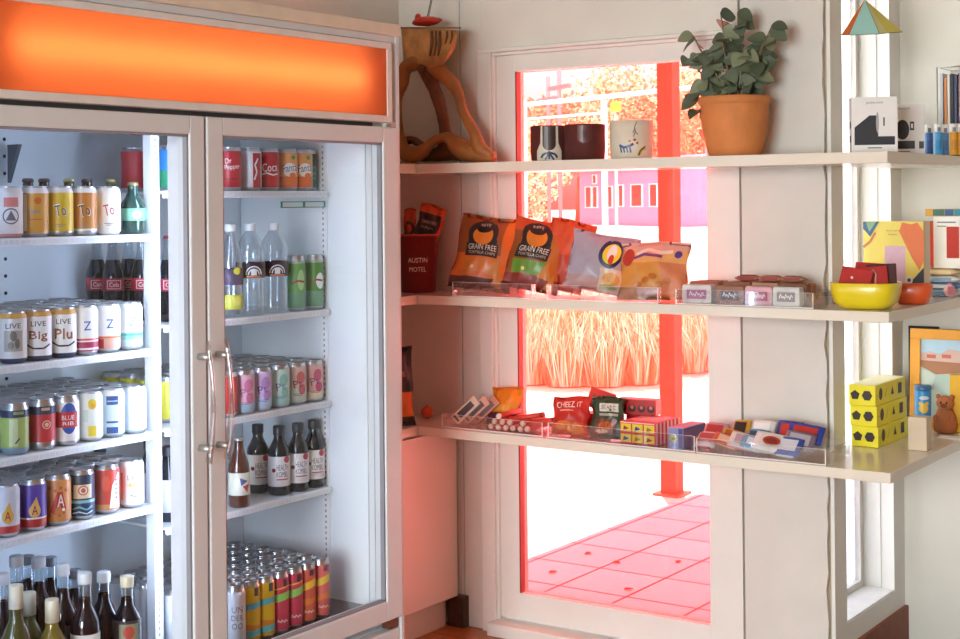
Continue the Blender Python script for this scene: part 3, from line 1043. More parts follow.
# capped bottles behind the top-left cans
x2 = SX - .125
for j, (px, mt, cm, dd) in enumerate([(28, BROWN, BRC, 'dark-capped brown bottle peeping over the golden can'), (44, BROWN, BRC, 'dark-capped brown bottle between golden and yellow cans'),
                                       (69, OLIVEG, GOLDC, 'gold-capped bottle peeping over the yellow script can'), (87, BROWN, BRC, 'brown-capped bottle peeping over the amber script can'), (111, OLIVEG, GOLDC, 'gold-capped bottle peeping over the white and red script can')]):
    bottle((x2, ay(px, x2, 190), LZ[0] + .0012), dd, 'capped bottles at the back of the top left shelf', beer(.029, .137), mt, crown(.137), cm, .14)
bottle((SX - .05, ay(133, SX - .05, 200), LZ[0] + .0012), 'dark green bottle with mint label on the top left shelf', None, beer(.031, .128, .013), GREENG, crown(.128), GOLDC, .13,
       [('bottle_label', .034, .066, .0311, (P('86c8a0'), [([ngon(.006, 0, .013, 5), ngon(.006, 0, .013, 5, -PI / 2)], WH)]))])

# glass colas at the back of the second right shelf
ci = 0
for (px, x, dd) in [(97, -3.14, 'glass cola bottle with white-sided red label, leftmost behind the post'), (113, -3.08, 'glass cola bottle with square red label, second from left behind the post'), (129, -3.10, 'glass cola bottle with red label just left of the post'), (142, -3.02, 'glass cola bottle half hidden by the centre post'), (169, -2.93, 'glass cola bottle showing between centre post and mullion')]:
    pr = [(.027, 0), (.029, .006), (.0275, .05), (.0295, .085), (.029, .12), (.027, .135), (.018, .165), (.0135, .19), (.0125, .222), (.0135, .226)]
    mats = [COLA] * 6 + [GLASSB] * 3
    bottle((x, ay(px, x, 280), RZ[1] + .0012), dd, 'glass colas on the second right shelf', pr, COLA, crown(.226), M('b23440', .35, .3), .23,
           [('bottle_label', .082, .116, .0297, (P('a81f2c'), [([rect(-.02, -.012, .02, .012)], P('d8c4c8')), ([rect(-.017, -.010, .017, .010)], P('a81f2c')), (fit_text('Cola', .026, .012), P('f0e2e2'))]))], mats=mats)
# clear water bottles


def waterprof(R=.041, H=.245):
    pr = [(R * .85, 0), (R, .008)]
    for k in range(5):
        pr += [(R, .018 + .017 * k), (R * .96, .026 + .017 * k)]
    pr += [(R, .105), (R, .150), (R * .97, .156), (R, .162), (R * .98, .185), (R * .78, .212), (R * .42, .232), (.0135, .242), (.0135, H)]
    return pr


SCR = [(.0155, .238), (.0158, .240), (.0158, .256), (.0145, .258)]
for px, dd in ((250.5, 'large clear water bottle with dark arched label, left of two'), (274, 'large clear water bottle with dark arched label, right of two')):
    x = SX - .05
    bottle((x, ay(px, x, 280), RZ[1] + .0012), dd + ', in the fridge', 'water bottles on the second right shelf', waterprof(), WATER, SCR, M('f0f2f4', .4, 0, .02, 30, name='white_cap_plastic'), .258,
           [('bottle_label', .106, .149, .0412, (P('3c3038'), [(ring(.002, -.012, .021, .0245, 14, 0, PI) + ring(.002, -.012, .014, .017, 12, 0, PI) + [rect(-.006, -.014, .010, .002)], P('e6e2e0')), ([rect(-.02, -.020, .024, -.015)], P('d07a5c'))]))])
x = SX - .05
bottle((x, ay(231, x, 280), RZ[1] + .0012), 'clear bottle with yellow lemon print beside the door handle', None, [(.03, 0), (.033, .006), (.033, .15), (.030, .175), (.018, .21), (.0145, .225), (.0145, .245)], WATER,
       [(.016, .238), (.0165, .241), (.0165, .256), (.015, .258)], M('e6e9ea', .4, 0, .02, 30), .258,
       [('bottle_label', .09, .135, .0332, (P('5a4a66'), [([ell(.012, .016, .011, .010)], P('d8d046'))])), ('lemon_label', .022, .062, .0332, (P('dbd95a'), [([ell(.012, .004, .014, .013)], P('eee36a'))]))])
# slim green cans right of the water
for px, nm, c2 in ((296, 'green juice can with pale swirl, beside the water bottles', '6aa054'), (314.5, 'green juice can with white crescent, rightmost of the second right shelf', '5a8a3c')):
    st = dict(R=.027, H=.162, bands=[(.05, ALU), (.34, P('6c9a78')), (.86, P(c2)), (.9, P('a9b8a4')), (1, ALU)], prints=[('printed_panel', [([ell(.010, .010, .012, .03)] if px < 300 else [ell(.012, .004, .014, .024)], P('a9d08a' if px < 300 else 'e6ece4')), (stroke([(-.02, .0), (.0, .008), (.022, .004)], .006), P('a04a52'))])])
    x = SX - .036
    make_can(st, (x, ay(px, x, 280), RZ[1] + .0012), nm, 'green juice cans on the second right shelf', True)

# kombucha bottles on the fourth right shelf


def hprof(H=.185, R=.0315):
    return [(R * .9, 0), (R, .006), (R, .118), (R * .96, .130), (R * .66, .148), (.0155, .160), (.0145, H - .01), (.0150, H)]


HCAP = [(.0165, .172), (.017, .174), (.017, .196), (.0155, .198)]
for px, dx, dd in ((258, .085, 'dark kombucha bottle set back, left of its row'), (279, .012, 'dark kombucha bottle with white label, left of three in front'), (298, .0, 'dark kombucha bottle with white label, middle of three in front'), (314, .0, 'dark kombucha bottle with white label, right of three in front')):
    x = SX - .045 - dx
    bottle((x, ay(px, x, 460), RZ[3] + .0012), dd, 'dark kombucha bottles on the fourth right shelf', hprof(.185), BLACKG, HCAP, M('24242c', .4), .2,
           [('bottle_label', .026, .112, .0317, (P('e9e4e0'), [([ell(.018, .034, .010)], P('b8283c')), (fit_text('HEALTH', .036, .016, .004, .012), P('5c5660')), (fit_text('KOMBU', .036, .016, .004, -.008), P('5c5660')), ([rect(-.014, -.024, .022, -.021)], P('b8283c')), ([ell(-.022, .004, .006)], P('7a2030'))]))])
x = SX - .036
bottle((x, ay(239, x, 470), RZ[3] + .0012), 'amber brown bottle with pale label, half behind the door stile', None, [(.027, 0), (.030, .005), (.030, .10), (.028, .118), (.015, .155), (.0125, .175), (.013, .185)], M('55281a', .06, 0, .1, 12, 0, .6, name='amber_glass'), crown(.186), CHROME, .19,
       [('bottle_label', .034, .096, .0302, (P('e2dcc8'), [([[(-.004, .018), (.02, .008), (.0, -.004)]], P('4a5a8a')), ([[(.004, -.006), (.026, .0), (.018, -.024)]], P('b83a34'))]))])

for (px, x, dd) in [(100, -3.10, 'dark bottle at the back behind the post, fourth right shelf'), (168, -2.90, 'dark bottle between centre post and mullion, fourth right shelf'), (150, -3.02, 'dark bottle close behind the centre post, fourth right shelf')]:
    bottle((x, ay(px, x, 460), RZ[3] + .0012), dd, 'dark kombucha bottles on the fourth right shelf', hprof(.185), BLACKG, HCAP, M('24242c', .4), .2,
           [('bottle_label', .026, .112, .0317, (P('c9c2c8'),))])


# wine and juice bottles on the left deck
def wine(R=.038, H=.30, neck=.0145):
    return [(R * .85, 0), (R, .006), (R, H * .58), (R * .95, H * .64), (R * .72, H * .70), (R * .47, H * .76), (neck, H * .82), (neck, H * .98), (neck + .001, H)]


CREAMC = M('e4dfc6', .5, 0, .03, 30, name='cream_capsule')
WHC = M('d7dde2', .45, 0, .03, 30, name='white_screw_cap')
PURP = M('1a0d16', .1, 0, .1, 12, 0, .3, name='purple_juice_glass')
zd = .3192
WINES = [
    (16, -2.755, .316, OLIVEG, 'caps', 'olive wine bottle with tall cream capsule, front left of the deck'),
    (29, -2.83, .267, OLIVEG, 'caps', 'olive wine bottle with short cream capsule behind the front left one'),
    (52, -2.75, .262, M('7a6a26', .06, 0, .1, 12, 0, .6, name='golden_wine_glass'), 'caps', 'golden wine bottle with cream capsule, front row of the deck'),
    (85, -2.75, .30, PURP, 'screw', 'purple juice bottle with white cap and white label, front row'),
    (104, -2.80, .266, BLACKG, 'screw', 'black bottle with narrow cream cap, behind the label bottle'),
    (127, -2.755, .262, BLACKG, 'screw2', 'black bottle with speckled label, rightmost of the left deck'),
    (63, -2.84, .305, PURP, 'screw', 'purple juice bottle with white cap, third along the second row'),
    (39, -2.86, .318, PURP, 'screw', 'purple juice bottle with white cap, second along the second row'),
    (17, -2.87, .337, PURP, 'screw', 'purple juice bottle with white cap, first along the second row'),
    (2, -2.83, .325, PURP, 'screw', 'purple juice bottle cut by the left photo edge'),
    (75, -2.92, .263, PURP, 'crown', 'dark bottle with grey cap at the back behind the label bottle'),
    (51, -2.95, .289, PURP, 'crown', 'dark bottle with grey cap at the back, middle of three'),
    (28, -2.96, .311, PURP, 'crown', 'dark bottle with grey cap at the back, left of three'),
]
placed = []
for px, x, H, mt, kind, dd in sorted(WINES, key=lambda q: -q[1]):
    R = .034
    while any(math.hypot(x - q[0], ay(px, x, 600) - q[1]) < .0695 for q in placed) and x > -3.15:
        x -= .003
    placed.append((x, ay(px, x, 600)))
    if kind == 'caps':
        cap = [(.0160, H - .05), (.0160, H), (.0150, H + .003), (.010, H + .0032)]
        cm = CREAMC
    elif kind == 'crown':
        cap = [(.0155, H - .018), (.0158, H - .014), (.0158, H + .003), (.014, H + .004)]
        cm = M('7d828a', .4, .4, .05, 30)
    else:
        cap = [(.0165, H - .02), (.0168, H - .016), (.0168, H + .004), (.015, H + .006)]
        cm = WHC if kind == 'screw' else CREAMC
    bd = []
    if px == 85:
        bd = [('bottle_label', .05, .165, R + .0002, (P('dedbd6'), [([rect(-.02, .01, .02, .014), rect(-.02, -.01, .02, -.006)], GRYI)]))]
    if kind == 'screw2':
        bd = [('bottle_label', .05, .165, R + .0002, (P('3a3436'), [([rect(-.024, -.05, .026, .05)], P('8a8a72')), ([ell(.0, .03, .014, .016)], P('b04a3a')), ([ell(-.006, -.01, .016, .02)], P('4f6a4a'))]))]
    pw = wine(R, H)
    bottle((x, ay(px, x, 600), zd), dd, 'bottles on the left fridge deck', pw, mt, cap, cm, H, bd, mats=None if kind == 'caps' else [mt] * 6 + [GLASSB] * (len(pw) - 7), name='wine_bottle' if kind == 'caps' else 'juice_bottle', capname='capsule' if kind == 'caps' else 'screw_cap')
# ------------------------------------------------------------------ top wall shelf
def spline(pts, n=6):
    """Catmull-Rom through points that may carry a radius as 4th value"""
    P_ = [Vector(p) if len(p) == 3 else Vector(p[:3]).to_4d() for p in pts]
    A = [list(p) for p in pts]
    out = []
    for i in range(len(A) - 1):
        a, b_, c, d = A[max(i - 1, 0)], A[i], A[i + 1], A[min(i + 2, len(A) - 1)]
        for k in range(n):
            t = k / n
            out.append([.5 * (2 * b_[j] + (c[j] - a[j]) * t + (2 * a[j] - 5 * b_[j] + 4 * c[j] - d[j]) * t * t + (3 * b_[j] - a[j] - 3 * c[j] + d[j]) * t ** 3) for j in range(len(b_))])
    out.append(A[-1])
    return out


def limb(b, pts, mt, seg=12):
    s = spline(pts, 6)
    rr = random.Random(len(pts))
    b.tube([p[:3] for p in s], [p[3] * rr.uniform(.95, 1.06) for p in s], mt, seg, flat=.92)


WOOD = M('a5662f', .55, 0, .22, 14, .25, name='weathered_root_wood')
WOODD = M('6b4023', .6, 0, .25, 18, .25, name='dark_root_wood')
YR0 = 4.08


def rp(px, py, dy=0.):
    v = at(px, py, Y=YR0 + dy)
    return (v.x, v.y, v.z)


root = thing('root_sculpture', 'gnarled brown root wood stand with a live-edge slab on top shelf', 'root stand', rp(450, 162))
b = MB()
K = .00345
limb(b, [(*rp(428, 60), .036), (*rp(440, 72, -.02), .030), (*rp(452, 83, -.03), .026), (*rp(459, 96, -.03), .021), (*rp(463, 112, -.03), .019), (*rp(474, 132, -.04), .021), (*rp(480, 148, -.04), .027), (*rp(492, 156, -.03), .017)], WOOD, 14)
limb(b, [(*rp(424, 66), .030), (*rp(434, 88, .01), .025), (*rp(441, 110, .01), .022), (*rp(445, 132, .01), .022), (*rp(446, 150, .01), .034)], WOODD, 14)
limb(b, [(*rp(432, 62), .026), (*rp(418, 62, -.03), .032), (*rp(406, 68, -.03), .026), (*rp(403, 84, -.03), .018), (*rp(398, 100, -.02), .015), (*rp(399, 130, -.02), .017), (*rp(404, 152, -.03), .028)], WOOD, 14)
limb(b, [(*rp(396, 146, .01), .022), (*rp(408, 154, -.03), .032), (*rp(422, 152, -.04), .026), (*rp(434, 141, -.04), .017), (*rp(448, 138, -.03), .022), (*rp(460, 148, -.03), .036), (*rp(474, 154, -.03), .032), (*rp(494, 158, -.03), .016)], WOOD, 14)
limb(b, [(*rp(402, 152, .04), .026), (*rp(430, 156, .03), .022), (*rp(452, 150, .03), .040), (*rp(470, 153, .02), .030), (*rp(486, 157, .02), .015)], WOODD, 14)
limb(b, [(*rp(403, 142, .02), .018), (*rp(413, 140, .02), .015), (*rp(424, 148, .02), .018)], WOODD, 12)
b.ball(rp(421, 68, -.055), .016, WOODD, 14, sc=(1.1, .5, .8), wob=.1, rnd=random.Random(1))
for v in b.bm.verts:
    v.co.z = max(v.co.z, ZT + .001)
part('roots', b, root, world=True)
b = MB()
vs = []
rr = random.Random(5)
prof = [(402, 28), (455, 30), (457, 34), (455, 46), (450, 56), (441, 66), (432, 70), (420, 66), (404, 63)]
rings = []
for dy, sc in ((-.055, .90), (-.045, 1.), (0, 1.03), (.045, 1.), (.06, .9)):
    rings.append([(at(428 + (x - 428) * sc, 48 + (y - 48) * (sc if y > 40 else 1), Y=YR0 + dy)) for x, y in prof])
n = len(prof)
fs = []
for i in range(4):
    for k in range(n):
        fs.append((i * n + k, i * n + (k + 1) % n, (i + 1) * n + (k + 1) % n, (i + 1) * n + k))
fs += [tuple(range(n))[::-1], tuple(4 * n + k for k in range(n))]
b.add([v for r_ in rings for v in r_], fs, M('b07a42', .6, 0, .3, 22, .4, name='bark_edge_trunk'))
part('trunk', b, root, world=True)
b = MB()
for px, w in ((432, .012), (436, .008), (440, .012), (447, .009), (452, .008)):
    p0, p1 = at(px, 31, Y=YR0 - .056), at(px - 2, 56 if px < 445 else 44, Y=YR0 - .058)
    b.tube([p0, (p0 + p1) / 2 + Vector((.004, 0, 0)), p1], [w * .5, w * .55, w * .25], WOODD, 6)
part('bark_strip', b, root, 'dark bark streaks', world=True)
b = MB()
pts = [(at(x, 27, Y=YR0 + dy)) for x, dy in ((392, -.06), (430, -.075), (459, -.05), (461, .03), (430, .08), (394, .07))]
vs = [(p_.x, p_.y, p_.z - .006) for p_ in pts] + [(p_.x, p_.y, p_.z) for p_ in pts]
b.add(vs, [(5, 4, 3, 2, 1, 0), (6, 7, 8, 9, 10, 11)] + [(i, (i + 1) % 6, 6 + (i + 1) % 6, 6 + i) for i in range(6)], M('8a5a34', .55, 0, .2, 12, name='slab_top'))
part('slab_top', b, root, world=True)
zt = at(430, 27, Y=YR0).z
p0 = at(425, 20, Y=YR0)
b = MB()
b.ball((0, 0, .016), .046, M('c0301c', .4, 0, .1, 20, name='red_glaze'), 20, sc=(1.25, .8, .36), wob=.12, rnd=random.Random(2))
b.ball((-.036, .0, .030), .013, M('c0301c', .4, 0, .1, 20), 10, sc=(1, .8, 1.3))
solo('red_bowl', b, 'small crumpled red dish on top of the root wood stand', 'dish', (p0.x + .006, YR0, zt + .005))
b = MB()
q0, q1 = at(427, 20, Y=YR0 + .01), at(434, -14, Y=YR0 + .01)
b.tube([(q0.x, q0.y, q0.z + .006), q1, (q1.x + .01, q1.y, 2.995)], .0016, DARK, 6)
b.tube([(q0.x + .006, q0.y, q0.z + .006), (q1.x + .004, q1.y, q1.z), (q1.x + .014, q1.y, 2.995)], .0012, DARK, 6)
solo('hanging_wire', b, 'thin dark wires hanging down to the red dish on the root stand', 'wire')


def cup(px0, px1, pyt, Y, label, out_m, fn):
    c = at((px0 + px1) / 2, 158, Y=Y)
    w = abs(ax(px1, Y) - ax(px0, Y)) * .98
    h = at(0 + (px0 + px1) / 2, pyt, Y=Y - w / 2).z - ZT
    o = thing('ceramic_cup', label, 'cup', (c.x, Y, ZT + .0005), 0, 'painted cups on the top shelf')
    R = w / 2
    part('cup_body', MB().lathe([(R * .86, 0), (R * .96, .006), (R, h * .3), (R, h - .002), (R - .003, h), (R - .006, h - .002), (R - .008, .012), (.001, .010)], out_m, 36, cap0=True), o)
    if fn:
        decal('painted_motif', o, fn(R, h), cylmap(R, -.98 - .0, h / 2), .006)
    return o


CREAM = M('d6cdb8', .85, 0, .05, 20, name='cream_glaze')
MAR_SHADE = M('54201a', .85, 0, .08, 20, name='maroon_backlit_tone')  # dark maroon puts backlit shade and red glow into the glaze
BLK = P('3a201c')
INDG = P('23305c')
cup(533, 566, 125, 4.09, 'cup shaded maroon with cream U shape and indigo palm, left of three cups', MAR_SHADE,
    lambda R, h: [([[(-.046, -h * .48), (.040, -h * .48), (.040, -.026), (.028, .0), (.027, h * .47), (-.031, h * .47), (-.033, .0), (-.046, -.026)]], CREAM), ([ell(-.003, -.004, .022, .020), rect(-.025, -.004, .019, h * .475)], BLK),
                  (stroke([(-.030, -.048), (-.022, -.036), (-.003, -.031)], .007) + stroke([(.024, -.048), (.016, -.036), (-.003, -.031)], .007) + stroke([(-.003, -.026), (-.003, -.052)], .006) + stroke([(-.016, -.054), (-.003, -.032), (.012, -.054)], .006), INDG)])
cup(567, 603, 123.5, 4.09, 'plain cup shaded maroon with darker arch, middle of three cups', MAR_SHADE,
    lambda R, h: [([ell(-.004, .016, .024, .02), rect(-.028, .014, .020, h * .46)], P('5a221d'))])
cup(612, 651, 119.5, 4.09, 'cream cup with blue lashes and yellow swirl, right of three cups', CREAM,
    lambda R, h: [(stroke([(-.046, -.018), (-.03, -.026), (-.008, -.020), (.0, -.014)], .008) + [s for x in (-.042, -.032, -.022, -.012) for s in stroke([(x, -.024), (x + .004, -.042)], .005)], P('2c4a7c')),
                  ([ell(-.012, -.006, .004, .003), ell(.004, -.002, .005, .004), ell(.012, -.012, .004)], P('a8402c')),
                  (stroke([(.016, -.05), (.024, -.034), (.04, -.026)], .009), P('c2a030')), (stroke([(.016, -.052), (.022, -.036), (.04, -.022)], .003), INK),
                  (stroke([(.0, .008), (.006, .024), (.004, .040), (.012, .054)], .0025) + stroke([(.006, .024), (.014, .014)], .0025) + stroke([(.005, .034), (-.002, .020)], .0025), P('5a5f66'))])

# potted plant
YP = 4.06
kc = (at(735, 100, Y=YP) - at(734, 100, Y=YP)).length
c = at(735, 153, Y=YP)
plant = thing('potted_plant', 'leafy green succulent in a terracotta pot on the top shelf', 'plant', (c.x, YP, ZT + .0005))
h = at(735, 97, Y=YP).z - ZT
R0, R1 = 33 * kc, 21.5 * kc
TERRA = M('cf8044', .75, 0, .1, 16, .1, name='terracotta')
part('pot', MB().lathe([(R1, 0), (R1 + .008, .003), (R0 * .79, h * .16), (R0 * .885, h * .36), (R0 * .94, h * .62), (R0 * .95, h - .026), (R0 * .955, h - .025), (R0, h - .022), (R0 + .001, h - .003), (R0 - .003, h), (R0 - .010, h), (R0 - .012, h - .03)], TERRA, 40, cap0=True), plant)
part('soil', MB().cyl(R0 - .011, h - .035, h - .028, M('3a2c22', .95, 0, .3, 60, .5, name='potting_soil'), 28), plant)
LEAF = [M('66705a', .5, 0, .12, 30, name='grey_green_leaf'), M('535e48', .5, 0, .12, 30, name='dark_leaf'), M('7d8466', .5, 0, .12, 30, name='pale_leaf')]
STEM = M('7a6a4c', .6, 0, .1, 30)


def leaf(b, base, d, L, W, mt, droop=.3, up=Vector((0, 0, 1))):
    d = Vector(d).normalized()
    s = d.cross(up)
    if s.length < .1:
        s = Vector((1, 0, 0))
    s.normalize()
    nrm = s.cross(d)
    vs, n = [], 6
    for i in range(n + 1):
        t = i / n
        p_ = Vector(base) + d * (L * t) - Vector((0, 0, 1)) * droop * L * t * t
        w = W * math.sin(PI * min(1, .06 + .94 * t ** .8)) ** .75 if i < n else .001
        for q in (-1, 0, 1):
            vs.append(p_ + s * (w / 2 * q) + nrm * (abs(q) * .12 * w))
    m_ = len(vs)
    vs += [v - nrm * .0022 for v in vs]
    fs = []
    for i in range(n):
        for q in range(2):
            a = i * 3 + q
            fs.append((a, a + 1, a + 4, a + 3))
            fs.append((m_ + a, m_ + a + 3, m_ + a + 4, m_ + a + 1))
    b.add(vs, fs, mt, smooth=True)


rr = random.Random(12)
b_st = MB()
base = Vector((0, 0, h - .03))
K2 = kc
stems = [(-10, 78, -.02), (-42, 62, .0), (2, 82, .02), (32, 52, -.01), (-24, 40, -.03), (14, 42, -.03), (28, 36, .02), (-32, 18, -.02), (38, 66, .0), (-6, 52, -.04), (-50, 40, .02), (-37, 4, -.04), (-30, -12, -.05)]
leaves = []
for sxp, syp, dy in stems:
    syp *= .97
    tip = Vector((sxp * K2, dy, h + syp * K2))
    mid = base.lerp(tip, .5) + Vector((sxp * K2 * .1, 0, .01))
    st_ = Vector((sxp * K2 * .25, dy * .5, h - .03))
    pp = spline([(*st_, .004), (*mid, .0035), (*tip, .002)], 5)
    b_st.tube([q[:3] for q in pp], [q[3] for q in pp], STEM, 6)
    nn = 6 + int(syp / 13)
    for k in range(nn):
        t = .30 + .70 * k / (nn - 1)
        i = min(len(pp) - 1, int(t * (len(pp) - 1)))
        a = rr.uniform(0, 2 * PI)
        d = Vector((math.cos(a), math.sin(a) * .6, rr.uniform(-.7, .5)))
        leaves.append((pp[i][:3], d, rr.uniform(.044, .066), rr.uniform(.038, .050), rr.choice(LEAF), rr.uniform(.0, .35), Vector((rr.uniform(.0, .7), -rr.uniform(.5, 1.), rr.uniform(.1, .8)))))
part('stem', b_st, plant, 'woody stems')
for lf in leaves:
    b = MB()
    leaf(b, *lf)
    part('leaf', b, plant)

# ------------------------------------------------------------------ small box builder


def pbox(name, label, cat, loc, rz, w, d, h, mt, prints_front=None, prints_right=None, prints_left=None, prints_top=None, group=None, bev=.0015, lean=0., part_name='carton'):
    """box standing on its base centre; front looks -Y, right looks +X before turning"""
    o = thing(name, label, cat, loc, rz, group, rx=lean)
    part(part_name, MB().box(-w / 2, -d / 2, 0, w / 2, d / 2, h, mt, bev=bev), o)
    for nm, pr, mp in (('front_print', prints_front, flatmap((0, -d / 2, h / 2), (1, 0, 0), (0, 0, 1))), ('side_print', prints_right, flatmap((w / 2, 0, h / 2), (0, 1, 0), (0, 0, 1))),
                       ('side_print', prints_left, flatmap((-w / 2, 0, h / 2), (0, -1, 0), (0, 0, 1))), ('top_print', prints_top, flatmap((0, 0, h), (1, 0, 0), (0, 1, 0)))):
        if pr:
            decal(nm, o, pr, mp, 0)
    return o


BOXW = M('efece8', .4, 0, .02, 20, name='white_carton')
GREYT = P('77747a')
CHAR = P('2c2a30')
c = at(873, 150, Y=4.10)
pbox('camera_box', 'white camera box with a black angular picture, left of two boxes', 'box', (-1.442, 4.09, ZT + .001), .47, .128, .06, .158, BOXW,
     [([[(-.056, -.058), (.056, -.058), (.056, -.034), (.010, -.034), (.010, .026), (-.014, .026), (-.056, -.008)]], CHAR), ([ell(.008, .006, .004, .03)], P('a9a7aa')), ([rect(.024, -.004, .028, .020)], CHAR), (fit_text('polaroid', .044, .009, 0, .062), GREYT), ([rect(-.02, -.068, .02, -.065)], GREYT)],
     prints_left=[([rect(-.018, -.05, .018, -.03), rect(-.016, -.01, .016, .01)], CHAR)])
pbox('camera_box', 'white camera box with a dark oval camera picture, right of two boxes', 'box', (-1.448, 4.40, ZT + .001), .34, .104, .06, .155, BOXW,
     [([rect(-.048, -.060, .024, -.036), rect(.036, -.060, .05, -.038)], CHAR), ([ell(-.012, -.002, .020, .030)], CHAR), ([rect(-.05, -.012, -.040, .022), rect(.010, -.004, .022, .022)], CHAR), ([rect(.013, .002, .019, .016)], BOXW), (fit_text('polaroid', .042, .010, -.012, .062), GREYT), ([rect(-.03, -.070, .01, -.067)], GREYT)])
for i, (px, Y, c1, c2, dd) in enumerate([(929, 4.52, '3f6fb0', '3a5c98', 'dark blue vial with white cap beside the camera box'), (938.5, 4.50, '3f9ad0', '2f86c0', 'bright blue vial with white cap, middle of the vials'),
                                         (945, 4.56, '5a86b8', '4a76a8', 'grey-blue vial with white cap behind the bright blue one'), (953.5, 4.53, 'dc9a2a', 'cc8a20', 'orange vial with white cap, left of two orange'), (960.5, 4.55, 'dc9a2a', 'cc8a20', 'orange vial with white cap cut by the right photo edge')]):
    o = thing('vial', dd, 'vial', (ax(px, Y, 140), Y, ZT + .0008), 0, 'coloured vials on the top shelf')
    part('vial_body', MB().lathe([(.011, 0), (.0125, .003), (.0125, .066), (.011, .070)], P(c1), 20, cap0=True, cap1=True), o)
    part('vial_cap', MB().lathe([(.0115, .070), (.0118, .072), (.0118, .094), (.0105, .096)], P('e9e6e2'), 20, cap0=True, cap1=True), o)
    decal('vial_label', o, [([rect(-.008, -.02, .008, .012)], P(c2))], cylmap(.0125, -1.1, .035), .004)
    decal('cap_print', KIDS[o][1], [([rect(-.005, .036, .005, .05)], GREYT)], cylmap(.0118, -1.1, .035), .004)
for i, (px, w, hh, col, dd) in enumerate([(944.5, .012, .265, 'b8bcc4', 'pale grey thin record spine, leftmost on the top shelf'), (948.5, .010, .25, 'c47a3c', 'orange-brown thin record spine in the top shelf rack'), (951.5, .009, .26, 'd8d2ca', 'off-white thin record spine in the top shelf rack'),
                                          (954.8, .013, .262, '23252c', 'black record spine in the top shelf rack'), (958.5, .012, .258, '2e3c5a', 'navy record spine in the top shelf rack'), (962.5, .012, .262, '5a2a30', 'maroon record spine at the right photo edge')]):
    Y = 4.70
    o = pbox('record_sleeve', dd, 'record', (ax(px, Y, 110), Y + .05, ZT + .001), 0, w * .8, .16, hh, P(col), group='record sleeves on the top shelf', part_name='sleeve', bev=.0006)
rk = MB()
xr0 = ax(944.5, 4.70, 110) - .010
for xx in (xr0 - .002, ):
    rk.tube([(xx, 4.665, ZT + .004), (xx, 4.665, ZT + .285), (xx, 4.82, ZT + .285), (xx, 4.82, ZT + .004), (xx, 4.665, ZT + .004)], .0022, CHROME, 6)
rk.tube([(xr0, 4.665, ZT + .285), (XR - .005, 4.665, ZT + .285)], .0022, CHROME, 6)
rk.tube([(xr0, 4.82, ZT + .285), (XR - .005, 4.82, ZT + .285)], .0022, CHROME, 6)
rk.tube([(XR - .005, 4.665, ZT + .285), (XR - .005, 4.665, ZT + .004)], .0022, CHROME, 6)
solo('record_rack', rk, 'thin wire rack around the record sleeves on the top shelf', 'rack')

# stained-glass hanging ornament
o0 = at(872, 33, Y=4.22)
orn = thing('hanging_ornament', 'stained-glass pyramid in orange, aqua and lime hanging at the window', 'ornament', tuple(at(866, 0, Y=4.2)))
A = at(865, 0, Y=4.22)
base_p = [at(841.5, 35, Y=4.18), at(842.5, 24, Y=4.27), at(849.5, 35, Y=4.14), at(879.5, 34, Y=4.12), at(886.5, 33, Y=4.16), at(902.5, 32, Y=4.22)]
seq = [base_p[0], base_p[2], base_p[3], base_p[4], base_p[5], at(880, 30, Y=4.30), at(848, 31, Y=4.28)]
cols = ['f28a2c', 'c4f0e8', 'f2efae', 'e8de74', 'f0a050', 'cfe6b0', 'f07838']
names = ['orange', 'aqua', 'cream yellow', 'lime yellow', 'amber', 'pale green', 'deep orange']
for i in range(len(seq)):
    p1, p2 = seq[i], seq[(i + 1) % len(seq)]
    nrm = (p1 - A).cross(p2 - A).normalized() * .0012
    mtg, nt, out = newmat('stained_glass_' + cols[i])
    t1 = nt.nodes.new('ShaderNodeBsdfTranslucent')
    t1.inputs[0].default_value = (*lin(cols[i]), 1)
    t2 = nt.nodes.new('ShaderNodeBsdfPrincipled')
    t2.inputs[0].default_value = (*lin(cols[i]), 1)
    t2.inputs['Roughness'].default_value = .2
    mx = nt.nodes.new('ShaderNodeMixShader')
    mx.inputs[0].default_value = .6
    nt.links.new(t1.outputs[0], mx.inputs[1])
    nt.links.new(t2.outputs[0], mx.inputs[2])
    nt.links.new(mx.outputs[0], out.inputs[0])
    part('glass_pane', MB().add([A + nrm, p1 + nrm, p2 + nrm, A - nrm, p1 - nrm, p2 - nrm], [(0, 1, 2), (3, 5, 4), (1, 4, 5, 2), (0, 3, 4, 1), (0, 2, 5, 3)], mtg), orn, names[i] + ' glass pane', world=True)
b = MB()
for p_ in seq:
    b.tube([A, p_], .0010, DARK, 5)
for i in range(len(seq)):
    b.tube([seq[i], seq[(i + 1) % len(seq)]], .0010, DARK, 5)
b.tube([A, (A.x, A.y, 2.995)], .0007, DARK, 5)
part('lead_frame', b, orn, 'dark lead lines and thread', world=True)


